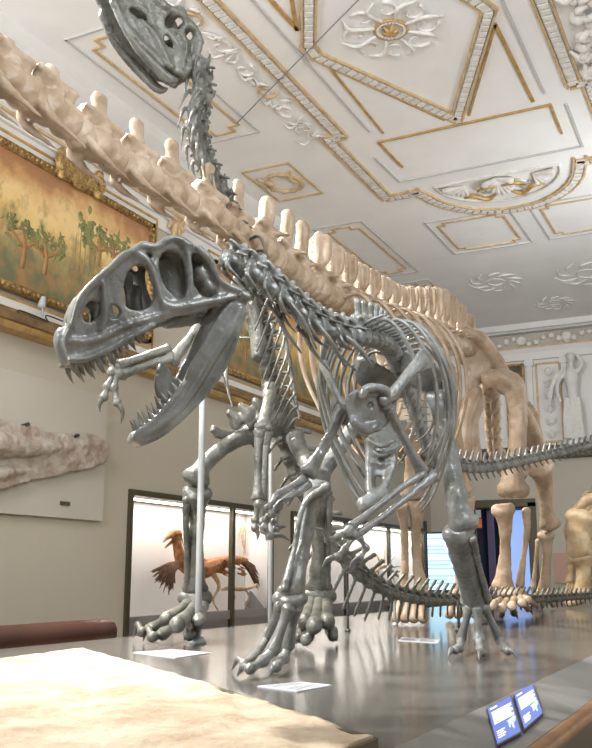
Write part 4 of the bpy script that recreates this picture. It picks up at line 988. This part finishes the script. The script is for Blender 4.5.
for i, (c, f) in enumerate(along(NK, 11)):
    vertebra(IG, 'neck_vertebra', c, f, -RT*-.6+FH*.8, .165, m, cr=.40, waist=.34, ball=0, spine=(.35,.5,.3,-.2,.2), trans=(.75,-.1,-.3), zyg=.6, zz=.3, chev=None, crib=(.8,.3), arch=.7)
BK = [(230,222,7.95),(243,262,8.15),(254,305,8.4),(263,350,8.6),(270,395,8.75),(278,430,8.85)]
for i, (c, f) in enumerate(along(BK, 16, .04, 1)):
    vertebra(IG, 'back_vertebra', c, f, RT*.55+FH*.8, .135, m, cr=.50, waist=.38, ball=0, spine=(1.0,.7,.55,-.2,.2), trans=(.8,.2,-.1), zyg=.35, chev=None, crib=None, arch=.7)
    if 1 <= i < 14:
        s0 = (RT*.8-FH*.55).normalized(); fr_ = (-RT*.55-FH*.8)
        W = .34; H = (.5,.65,.8,.9,.95,.95,.92,.88,.82,.74,.64,.52,.4)[i-1]
        for s in ((1,) if i not in (6, 8) else (-1, 1)):
            L = s0*s; dn = V((0,0,-1))
            wbone('rib', [c+L*.06, c+L*W*.8+fr_*.05, c+L*W+fr_*.06*H/.9+dn*.18, c+L*W*.9+fr_*.12*H/.9+dn*.45*H, c+L*W*.6+fr_*.15*H/.9+dn*.75*H], [.016,.022,.022,.020,.010], m, IG, flat=.6, fdir=dn, sub=5)
# tail: down to the platform and away to the right
TI = [(279,432,8.85),(292,470,8.85),(310,512,8.8),(332,548,8.8),(358,575,8.95),(386,592,9.3),(418,600,9.8),(455,602,10.5),(500,602,11.5),(550,600,12.8),(592,597,14.0),(640,594,15.6)]
for i, (c, f) in enumerate(along(TI, 60)):
    k = round(i/59*8)/8; L = .175-.03*k
    sp_h = 1.35-.9*k; ch = (2.0-2.2*k if k < .55 else .8-.4*k) if i > 4 else .6
    ch = max(.2, round(min(ch, (c.z-PZ-.07)/L-.4), 1))
    up = (V((0,0,1))+RT*.7*(1-k)).normalized()
    vertebra(IG, 'tail_vertebra', c, f, up, L, m, cr=.36-.17*k, waist=.27-.12*k, ball=0, knob=0, spine=(sp_h,.34,.30,-.55,.16), trans=((.75-.6*k),.05,-.2) if k < .55 else None, zyg=.4, chev=(ch,.4), crib=None, arch=.6, vox=.06)
# pelvis
bm = B()
plate(bm, [P(211,424,8.2),P(220,427,8.22),P(238,430,8.35),P(252,424,8.45),P(268,404,8.55),P(284,400,8.7),P(296,412,8.75),P(292,428,8.7),P(276,436,8.6),P(262,440,8.5),P(244,441,8.4),P(226,440,8.25),P(214,436,8.2)], FH*.06, sub=4)
TP(bm, [(212,430,8.2,4),(235,436,8.35,5),(258,434,8.5,7),(280,420,8.65,8)], 8); TP(bm, [(258,440,8.5,9),(266,452,8.5,7)], 8)
obj('pelvis', bm, m, IG, remesh=.018, sm=3, rough=.01, rscale=9)
bm = B()
for k, (a, b) in enumerate((((236,428),(228,412)),((248,420),(240,405)),((262,415),(254,400)),((250,426),(266,408)))): TP(bm, [(a[0],a[1],8.3,5),((a[0]+b[0])/2+4,(a[1]+b[1])/2,8.3,6),(b[0],b[1],8.3,4)], 8)
TP(bm, [(232,424,8.3,5),(252,414,8.35,6),(272,400,8.4,6)], 8)
obj('pubis', bm, m, IG, remesh=.018, sm=3)
bone('femur', [(250,434,8.45,10),(236,440,8.3,8.5),(218,452,8.15,8.5),(203,466,8.05,9),(196,478,7.98,13)], m, IG)
bone('tibia', [(197,494,8.0,14),(197,512,8.06,9),(196,550,8.15,8),(195,588,8.22,12)], m, IG)
bone('fibula', [(187,498,7.95,5),(186,520,8.0,3.4),(187,555,8.1,3.2),(188,588,8.16,4)], m, IG, knobs=False)
bone('femur', [(294,436,8.6,10),(302,454,8.4,8.5),(312,470,8.2,9),(318,482,8.05,12)], m, IG)
bone('tibia', [(318,494,8.02,13),(318,515,8.04,9),(319,555,8.06,8),(319,588,8.08,12)], m, IG)
bone('fibula', [(328,496,8.0,5),(329,520,8.0,3.4),(328,560,8.02,3.2),(327,588,8.04,4)], m, IG, knobs=False)
def ornith_foot(ank, digs):
    bm = B(); blob(bm, ank, (.13,.11,.085)); blob(bm, ank+RT*.09, (.07,)*3); blob(bm, ank-RT*.09, (.07,)*3); obj('ankle', bm, m, IG, remesh=.016, sm=3, rough=.01, rscale=12)
    for top, pts, rad in digs:
        bm = B(); a, b = top, pts[0]; r = rad[0]
        tube(bm, [a, a*.7+b*.3, a*.35+b*.65, b], [r*1.1, r*.8, r*.85, r*1.12], 10, sub=4); obj('metatarsal', bm, m, IG, remesh=.013, sm=2)
        toe(IG, pts, None, rad, m, m)
ornith_foot(P(195,598,8.2), [
    (P(188,604,8.15), [GP(166,619,.20),GP(152,628,.12),GP(142,632,.10),GP(133,638,.03)], [.055,.052,.045,.03]),
    (P(196,606,8.12), [GP(177,625,.18),GP(163,634,.09),GP(152,637,.075),GP(143,641,.02)], [.06,.056,.048,.03]),
    (P(203,606,8.15), [GP(198,622,.18),GP(194,632,.09),GP(189,636,.075),GP(184,641,.02)], [.055,.052,.045,.03])])
ornith_foot(P(319,596,8.06), [
    (P(311,602,8.02), [GP(305,622,.20),GP(301,632,.10),GP(299,637,.08),GP(296,644,.02)], [.058,.055,.048,.03]),
    (P(319,603,8.0), [GP(314,626,.18),GP(308,636,.09),GP(306,640,.075),GP(303,646,.02)], [.06,.056,.048,.03]),
    (P(326,602,8.02), [GP(327,622,.20),GP(331,631,.10),GP(333,636,.08),GP(337,641,.02)], [.058,.055,.048,.03])])
# arms
bm = B(); plate(bm, [P(238,268,8.0),P(250,276,8.05),P(244,298,7.95),P(226,322,7.8),P(208,330,7.7),P(202,320,7.7),P(216,306,7.8),P(228,288,7.9)], FH*.05, sub=4); obj('scapula', bm, m, IG, remesh=.016, sm=3)
bone('humerus', [(204,318,7.72,9),(196,330,7.66,6),(184,346,7.6,5.5),(172,360,7.54,8)], m, IG)
bone('radius', [(172,358,7.52,6),(158,362,7.46,4.2),(140,368,7.36,4.2),(122,374,7.26,6)], m, IG)
bone('ulna', [(168,350,7.54,6),(152,354,7.46,4.6),(136,360,7.37,4.6),(118,366,7.27,6)], m, IG)
hand(IG, [(116,366,7.24),(113,372,7.23),(119,374,7.24)], [[(114,372,7.23),(108,386,7.2),(104,397,7.18),(100,412,7.17)], [(117,374,7.23),(114,388,7.2),(117,402,7.18),(121,424,7.17)], [(113,364,7.23),(112,358,7.2),(114,354,7.2),(117,349,7.2)]], m, .038)
bm = B(); plate(bm, [P(248,300,8.0),P(258,306,8.0),P(263,324,8.0),P(266,346,8.0),P(262,362,8.0),P(252,358,8.0),P(250,338,8.0),P(246,318,8.0)], FH*.06, sub=4); TP(bm, [(252,304,7.98,4),(258,330,7.98,5),(258,356,7.98,6)], 8); obj('scapula', bm, m, IG, remesh=.016, sm=3, rough=.008, rscale=10)
bone('humerus', [(270,388,8.25,8),(268,402,8.0,6),(265,414,7.8,6),(263,427,7.62,8)], m, IG)
bone('radius', [(260,432,7.6,6),(258,450,7.56,4),(258,475,7.5,4),(258,498,7.44,6)], m, IG)
bone('ulna', [(267,434,7.62,6),(265,455,7.57,4),(264,478,7.5,4),(262,500,7.46,5)], m, IG)
hand(IG, [(259,504,7.42),(263,506,7.43)], [[(258,506,7.42),(255,520,7.4),(255,528,7.38),(257,540,7.36)], [(262,508,7.42),(262,522,7.4),(264,530,7.38),(266,541,7.36)]], m, .036)

# ================================================================ the long-necked tan giant
m = M['diplo']
DI = thing('diplodocus_skeleton', 'huge tan long-necked dinosaur skeleton stretching its neck overhead to the upper left', 'dinosaur skeleton', G(500, 612))
def dd(px):
    k = (px-296)/FPX; t = (1.856+5.8*k)/(4.51-7.2*k); return 5.8+7.2*t
AX = [(-110,0),(-50,40),(0,76),(50,110),(100,149),(150,180),(200,208),(250,242),(280,264),(300,279),(340,302),(380,317),(420,330),(460,345),(485,359)]
def axy(px):
    for (a, b), (c, d) in zip(AX[:-1], AX[1:]):
        if a <= px <= c: return b+(d-b)*(px-a)/(c-a)
    return AX[-1][1]
SPN = [(-32,14),(18,47),(62,75),(110,101),(150,128),(186,149),(214,169),(243,184),(268,199),(289,210),(305,222),(320,234),(335,246),(350,256),(363,266),(375,272),(387,279),(397,285),(406,288),(415,289),(424,289),(433,288),(441,288),(448,290),(455,297),(463,306),(471,317)]
cen = []
for i, (px, sy) in enumerate(SPN):
    qx = px-(14 if px < 200 else 6 if px < 320 else 2); cen.append(P(qx, axy(qx), dd(qx)))
for i, (px, sy) in enumerate(SPN):
    c = cen[i]; nx = cen[i+1] if i+1 < len(cen) else c+(c-cen[i-1]); pv = cen[i-1] if i else c-(nx-c)
    f = (pv-nx).normalized(); L = (nx-pv).length/2
    top = P(px, sy, c.__sub__(V((0,0,CAMZ))).dot(FW)); sh = (top-c).length/L
    if i < 8:
        cr = (.13,.128,.125,.122,.12,.118,.116,.115)[i]/L
        vertebra(DI, 'neck_vertebra', c, f, ZUP, L, m, cr=cr, waist=cr*.62, ball=.72, spine=(max(sh-cr*.75,.2),.44,.30,.06,.11), trans=(.10,-.05,-.1), zyg=.12, zz=.02, chev=None, crib=(.70,.06), arch=.6, vox=.04)
    else:
        k = (i-8)/18; cr = round((.134-.03*k)/L,1); up = ZUP
        vertebra(DI, 'back_vertebra', c, f, up, L, m, cr=min(cr,.95), waist=min(cr,.95)*.62, ball=1.0, spine=(max(sh-cr*.8,.4),.52,.44,-.02-.1*(1-k),.20), wide=(.75 if i > 10 else .4), trans=(.5,-.05,-.1), zyg=.2, zz=.05, chev=None, crib=None, arch=.5, vox=.05)
        if 12 <= i <= 18:
            kk = (i-11)/11; W = .42+.22*math.sin(kk*3.1); H = .75+.75*math.sin(.3+kk*2.6)
            ribpair(DI, c-V((0,0,.05)), f, W, H, .02, m, back=.3)
# hips
bm = B()
IL = [(462,322),(472,326),(484,334),(494,347),(502,363),(509,380),(508,394),(498,390),(492,378),(482,384),(474,392),(466,386),(470,372),(462,362),(454,350),(452,334)]
for s in (0, 1):
    off = V() if s == 0 else (RT*-.6+FH*.42)
    plate(bm, [P(x,y,12.45)+off for x,y in IL], FH*.10, [[P(x,y,12.45)+off for x,y in ((489,360),(496,362),(498,370),(490,370))]] if s == 0 else [], sub=4)
    TPp = [(462,328,12.45,5),(482,340,12.45,7),(498,362,12.45,7),(506,384,12.45,8)]
    tube(bm, [P(*p[:3])+off for p in TPp], [p[3]*p[2]/FPX for p in TPp], 8)
tube(bm, [P(470,352,12.6), P(480,350,13.2)], [.22,.2], 8)
obj('pelvis', bm, m, DI, remesh=.03, sm=4, rough=.02, rscale=5)
bm = B(); plate(bm, [P(478,388,12.6),P(472,386,12.6),P(462,400,12.5),P(450,418,12.35),P(447,440,12.3),P(450,462,12.3),P(466,466,12.3),P(482,462,12.3),P(481,440,12.35),P(480,420,12.45),P(486,402,12.5)], FH*.14, sub=4)
TP(bm, [(476,390,12.55,8),(464,420,12.35,9),(462,452,12.25,10)], 8); obj('pubis', bm, m, DI, remesh=.035, sm=5)
bm = B(); plate(bm, [P(506,384,12.9),P(516,392,13),P(530,400,13.3),P(538,412,13.6),P(544,436,14),P(546,452,14.2),P(532,452,14.1),P(524,436,13.8),P(514,410,13.3)], FH*.12, sub=4)
TP(bm, [(510,390,12.9,6),(528,420,13.5,7),(540,448,14.1,7)], 8); obj('ischium', bm, m, DI, remesh=.03, sm=4)
bone('femur', [(486,381,12.3,8),(496,378,12.27,11),(507,382,12.25,13),(515,390,12.2,12),(518,415,12.15,10),(517,445,12.1,9.5),(513,470,12.1,11),(513,490,12.1,15)], m, DI, vox=.03)
bone('tibia', [(503,510,12.15,11),(505,525,12.15,7.5),(505,555,12.2,6),(503,586,12.2,10.5)], m, DI, vox=.026)
bone('fibula', [(526,510,12.15,5),(527,530,12.2,3.6),(523,560,12.2,3.4),(520,586,12.2,5)], m, DI, knobs=False, vox=.022)
bone('femur', [(540,468,14.3,13),(544,482,14.4,9),(546,505,14.5,7),(550,524,14.6,10)], m, DI, vox=.03)
bone('tibia', [(546,535,14.7,8),(547,548,14.75,5.5),(546,570,14.8,5),(544,592,14.9,7)], m, DI, vox=.028)
bone('fibula', [(538,540,14.7,3),(536,560,14.75,2.2),(533,588,14.8,3)], m, DI, knobs=False, vox=.022)
def pes(cx, cy, d, tips, s=1):
    bm = B(); blob(bm, P(cx,cy,d), (.17*s,.15*s,.10*s)); blob(bm, P(cx+8*s,cy+1,d), (.10*s,)*3); blob(bm, P(cx-8*s,cy+1,d), (.10*s,)*3); obj('ankle', bm, m, DI, remesh=.025, sm=3)
    for (ax, (kx,ky,kh), (mx,my,mh), (tx,ty)) in tips:
        toe(DI, [P(cx+ax,cy+4,d-.05), GP(kx,ky,kh), GP(mx,my,mh), GP(tx,ty,.02)], None, [.06*s,.055*s,.05*s,.03], m, M['claw'])
pes(512, 594, 12.1, [(-10,(492,605,.24),(490,612,.10),(494,618)),(-4,(502,608,.2),(501,614,.08),(502,620)),(2,(512,606,.22),(514,613,.09),(518,619)),(8,(522,603,.24),(528,609,.10),(533,615)),(12,(528,600,.26),(537,606,.12),(543,612))])
pes(543, 596, 14.8, [(-6,(536,601,.16),(533,604,.08),(530,608)),(0,(543,602,.15),(542,606,.07),(541,609)),(6,(550,601,.15),(552,605,.07),(555,608))], .8)
# forelimbs
bm = B(); plate(bm, [P(372,330,10.2),P(384,332,10.25),P(398,372,10.1),P(412,410,9.9),P(410,428,9.9),P(394,428,9.85),P(386,400,9.95)], FH*.1, sub=4); obj('scapula', bm, m, DI, remesh=.03, sm=4)
bone('humerus', [(408,424,10.2,13),(411,440,10.3,9),(413,465,10.4,8),(413,492,10.5,12)], m, DI, vox=.03)
bone('radius', [(402,506,10.5,7),(404,525,10.55,4.5),(405,560,10.6,4),(403,588,10.6,6)], m, DI, vox=.02)
bone('ulna', [(417,504,10.5,9),(416,525,10.55,6),(417,560,10.6,5),(421,588,10.6,7.5)], m, DI, vox=.022)
bone('humerus', [(452,424,11.2,10),(456,445,11.3,7.5),(459,465,11.4,7),(461,490,11.5,10)], m, DI, vox=.03)
bone('radius', [(458,502,11.5,6),(459,530,11.55,4),(460,560,11.6,4),(459,588,11.6,5.5)], m, DI, vox=.022)
bone('ulna', [(468,500,11.5,7),(469,530,11.55,5),(470,560,11.6,4.5),(469,588,11.6,6)], m, DI, vox=.022)
for (cx, d) in ((412,10.55),(464,11.55)):
    for k in range(4):
        a = P(cx-9+6*k, 592, d); b = V((a.x+(-.05+.035*k), a.y-.12, PZ+.06))
        bm = B(); tube(bm, [a, (a+b)/2, b], [.06,.042,.06], 8); obj('metacarpal', bm, m, DI)
# tail base going away
TD = [(487,364,13.0),(490,384,13.4),(492,408,14.0),(493,434,14.8),(496,456,15.7),(508,470,17.0),(522,474,18.4)]
for i, (c, f) in enumerate(along(TD, 14, .08, 1)):
    vertebra(DI, 'tail_vertebra', c, f, ZUP, .36, m, cr=.42-.012*i, waist=.32-.01*i, ball=0, spine=(.6-.03*i,.5,.35,-.3,.22), trans=(.25,0,-.1), zyg=.2, chev=(.4,.3), crib=None, arch=.6, vox=.07)

# ================================================================ pale creature at the right edge
m = M['pale']
PC = thing('horned_dinosaur_skeleton', 'pale yellow stout-legged skeleton cut off by the right edge of the photo', 'dinosaur skeleton', G(590, 604))
d0 = 16.6
for k in range(5):
    x = 604+8*k
    bm = B(); TP(bm, [(x+6,492-2*k,d0+.3,2.4),(x-1,506-k,d0,3),(x-3,528,d0-.1,3),(x+2,548,d0,2)], 8, flat=.6, fdir=RT); obj('rib', bm, m, PC)
BKK = [(590,500,d0+.4),(600,494,d0+.35),(600,486,d0+.3),(640,484,d0+.3)]
for i, (c, f) in enumerate(along(BKK, 8)): vertebra(PC, 'back_vertebra', c, f, ZUP, .18, m, cr=.5, waist=.4, ball=0, spine=(.3,.7,.6,-.1,.3), trans=(.3,.1,0), zyg=.3, chev=None, crib=None, arch=.6, vox=.07)
bm = B(); plate(bm, [P(567,524,d0-.1),P(572,510,d0-.1),P(582,500,d0-.1),P(596,492,d0-.1),P(606,496,d0-.1),P(604,520,d0-.1),P(594,540,d0-.1),P(578,548,d0-.1),P(568,540,d0-.1)], FH*.2, sub=4)
TP(bm, [(571,516,d0-.12,4),(584,502,d0-.12,5),(600,494,d0-.12,5)], 8); TP(bm, [(578,524,d0-.15,6),(592,512,d0-.15,4),(604,502,d0-.12,5)], 8); TP(bm, [(574,542,d0-.12,5),(586,536,d0-.12,6),(600,524,d0-.12,5)], 8); obj('scapula', bm, m, PC, remesh=.035, sm=4, rough=.03, rscale=5)
bone('humerus', [(582,518,d0-.1,15),(579,532,d0-.15,12),(580,552,d0-.2,12)], m, PC, vox=.035)
bone('radius', [(582,556,d0-.2,11),(584,568,d0-.2,7.5),(582,590,d0-.25,8)], m, PC, vox=.03)
bone('ulna', [(592,552,d0-.1,8),(596,570,d0-.1,5),(594,590,d0-.1,6)], m, PC, vox=.03)
bm = B(); TP(bm, [(582,590,d0-.25,9),(578,598,d0-.5,9),(570,603,d0-.9,6)], 10, flat=.7, fdir=ZUP); obj('foot', bm, m, PC, remesh=.03, sm=3)
bone('humerus', [(574,530,d0+.5,6),(571,548,d0+.45,5),(572,562,d0+.4,6)], m, PC, vox=.03)
bone('radius', [(572,564,d0+.4,5),(571,574,d0+.35,4),(570,582,d0+.3,5)], m, PC, vox=.03)
for k in range(4):
    bm = B(); TP(bm, [(570+1.5*(k-1),582,d0+.3,1.8),(567+2.6*k,588,d0+.2,1.5),(565+3.2*k,596,d0+.1,1.0)], 6); obj('finger', bm, m, PC)
bm = B(); TP(bm, [(612,540,d0,9),(618,570,d0,7),(612,600,d0-.2,9)], 10); obj('hind_leg', bm, m, PC, remesh=.03, sm=3)

# ================================================================ supports
def post(px, py_top, py_base, r, label, m_, foot=True):
    b = G(px, py_base); d = (b-V((0,0,CAMZ))).dot(FW); zt = P(px, py_top, d).z
    t = thing('support_post', label, 'support', b, 'metal posts holding up the skeletons')
    bm = B(); tube(bm, [b+V((0,0,.01)), V((b.x,b.y,(b.z+zt)/2)), V((b.x,b.y,zt))], r, 12, sub=2); obj('pole', bm, m_, t)
    if foot: bm = B(); tube(bm, [b+V((0,0,.004)), b+V((0,0,.02))], [r*2.6, r*2.4], 16, sub=1); obj('base_plate', bm, m_, t)
post(197.5, 300, 643.5, .029, 'tall pale steel support post in front of the upright skeleton\'s knee and foot', M['steel'])
post(270, 300, 632, .024, 'steel support post right of the hanging claw, behind the front shin', M['steel'])
post(348, 556, 632, .012, 'thin dark support post right of the upright skeleton\'s left foot', M['black'])
post(395, 594, 626, .014, 'short support post under the low tail, left of the text screen', M['steel'])
post(459, 602, 632, .014, 'thin dark support post just left of the near dark leg', M['black'])
# ================================================================ light and camera
def area(name, loc, to, size, energy, col=(1,.95,.88), sy=None):
    l = bpy.data.lights.new(name, 'AREA'); l.energy = energy; l.color = col; l.size = size
    if sy: l.shape = 'RECTANGLE'; l.size_y = sy
    o = bpy.data.objects.new(name, l); C.objects.link(o); o.location = loc
    o.rotation_euler = (V(to)-V(loc)).to_track_quat('-Z', 'Y').to_euler(); return o
def spot(name, loc, to, energy, ang=60, col=(1,.93,.82), r=.15, blend=.6):
    l = bpy.data.lights.new(name, 'SPOT'); l.energy = energy; l.color = col; l.spot_size = math.radians(ang); l.spot_blend = blend; l.shadow_soft_size = r
    o = bpy.data.objects.new(name, l); C.objects.link(o); o.location = loc
    o.rotation_euler = (V(to)-V(loc)).to_track_quat('-Z', 'Y').to_euler(); return o
# added side fill, placed outside assumed, unseen windows of the right wall
for k in range(5): area('window_fill', (XR+.5, YN+k*5.5+3.85, 3.5), (-4, YN+k*5.5+3.85, 2.2), 3.2, 12, (.93,.96,1), 3.8)
# added upward area lamps, without real fittings, that brighten the ceiling
cw = (.93,.97,1)
area('ceiling_fill', (.9, 3, 4.8), (-4, 11, HC), 2.5, 480, cw)
area('ceiling_fill', (.8, 15, 4.8), (-3.5, 17, HC), 2.5, 250, cw)
area('ceiling_fill', (-5.5, -2, 4.8), (-4.5, 7, HC), 2.5, 460, cw)
area('ceiling_fill', (-7.5, 4, 5.2), (-5.0, 9, HC), 2.0, 90, cw)
# added key and fill spots for skeletons, slab and walls
spot('added_spot', (-7.2, 4.0, 7.5), (-2.9, 5.6, 2.2), 5200, 62, (1,.96,.90))
spot('added_spot', (-7.2, 8.0, 7.5), (-3.0, 8.4, 2.2), 4400, 70, (1,.94,.85))
spot('added_spot', (-6.6, 12.5, 7.5), (-2.6, 13.2, 2.4), 3900, 70, (1,.90,.78))
spot('added_spot', (-5.6, -.6, 6.4), (-3.4, 5.4, 2.4), 3000, 42, (1,.96,.9))  # added front fill aimed at the open-jawed skull
spot('slab_spot', (-3.6, .6, 7.0), (-3.0, 3.2, .7), 260, 50, (1,.93,.82))
spot('added_spot', (-5.0, 1.0, 6.8), (-7.9, 8.5, 4.4), 480, 50)
spot('added_spot', (-4.6, 3.0, 6.0), (-8.0, 8.4, 1.6), 330, 40, (1,.93,.80))  # added wash that brightens the lower left wall
spot('added_spot', (-4.4, 14.0, 7.4), (-3.6, 24.4, 4.0), 500, 60, (1,.96,.9))
w = bpy.data.worlds.new('World'); bpy.context.scene.world = w; w.use_nodes = True
w.node_tree.nodes['Background'].inputs[0].default_value = (.95,.97,1,1); w.node_tree.nodes['Background'].inputs[1].default_value = .06
cam = bpy.data.cameras.new('Camera'); co = bpy.data.objects.new('Camera', cam); C.objects.link(co)
cam.sensor_fit = 'VERTICAL'; cam.sensor_height = 24; cam.lens = 24*FPX/748; cam.clip_end = 200; cam.clip_start = .02
co.matrix_world = Matrix(((RT.x,UP.x,-FW.x,0),(RT.y,UP.y,-FW.y,0),(RT.z,UP.z,-FW.z,CAMZ),(0,0,0,1)))
sc = bpy.context.scene; sc.camera = co
vs = sc.view_settings; vs.view_transform = 'Standard'; vs.look = 'None'; vs.gamma = 1; vs.exposure = 0; vs.use_curve_mapping = False

for o in C.objects: MAIN.objects.link(o)
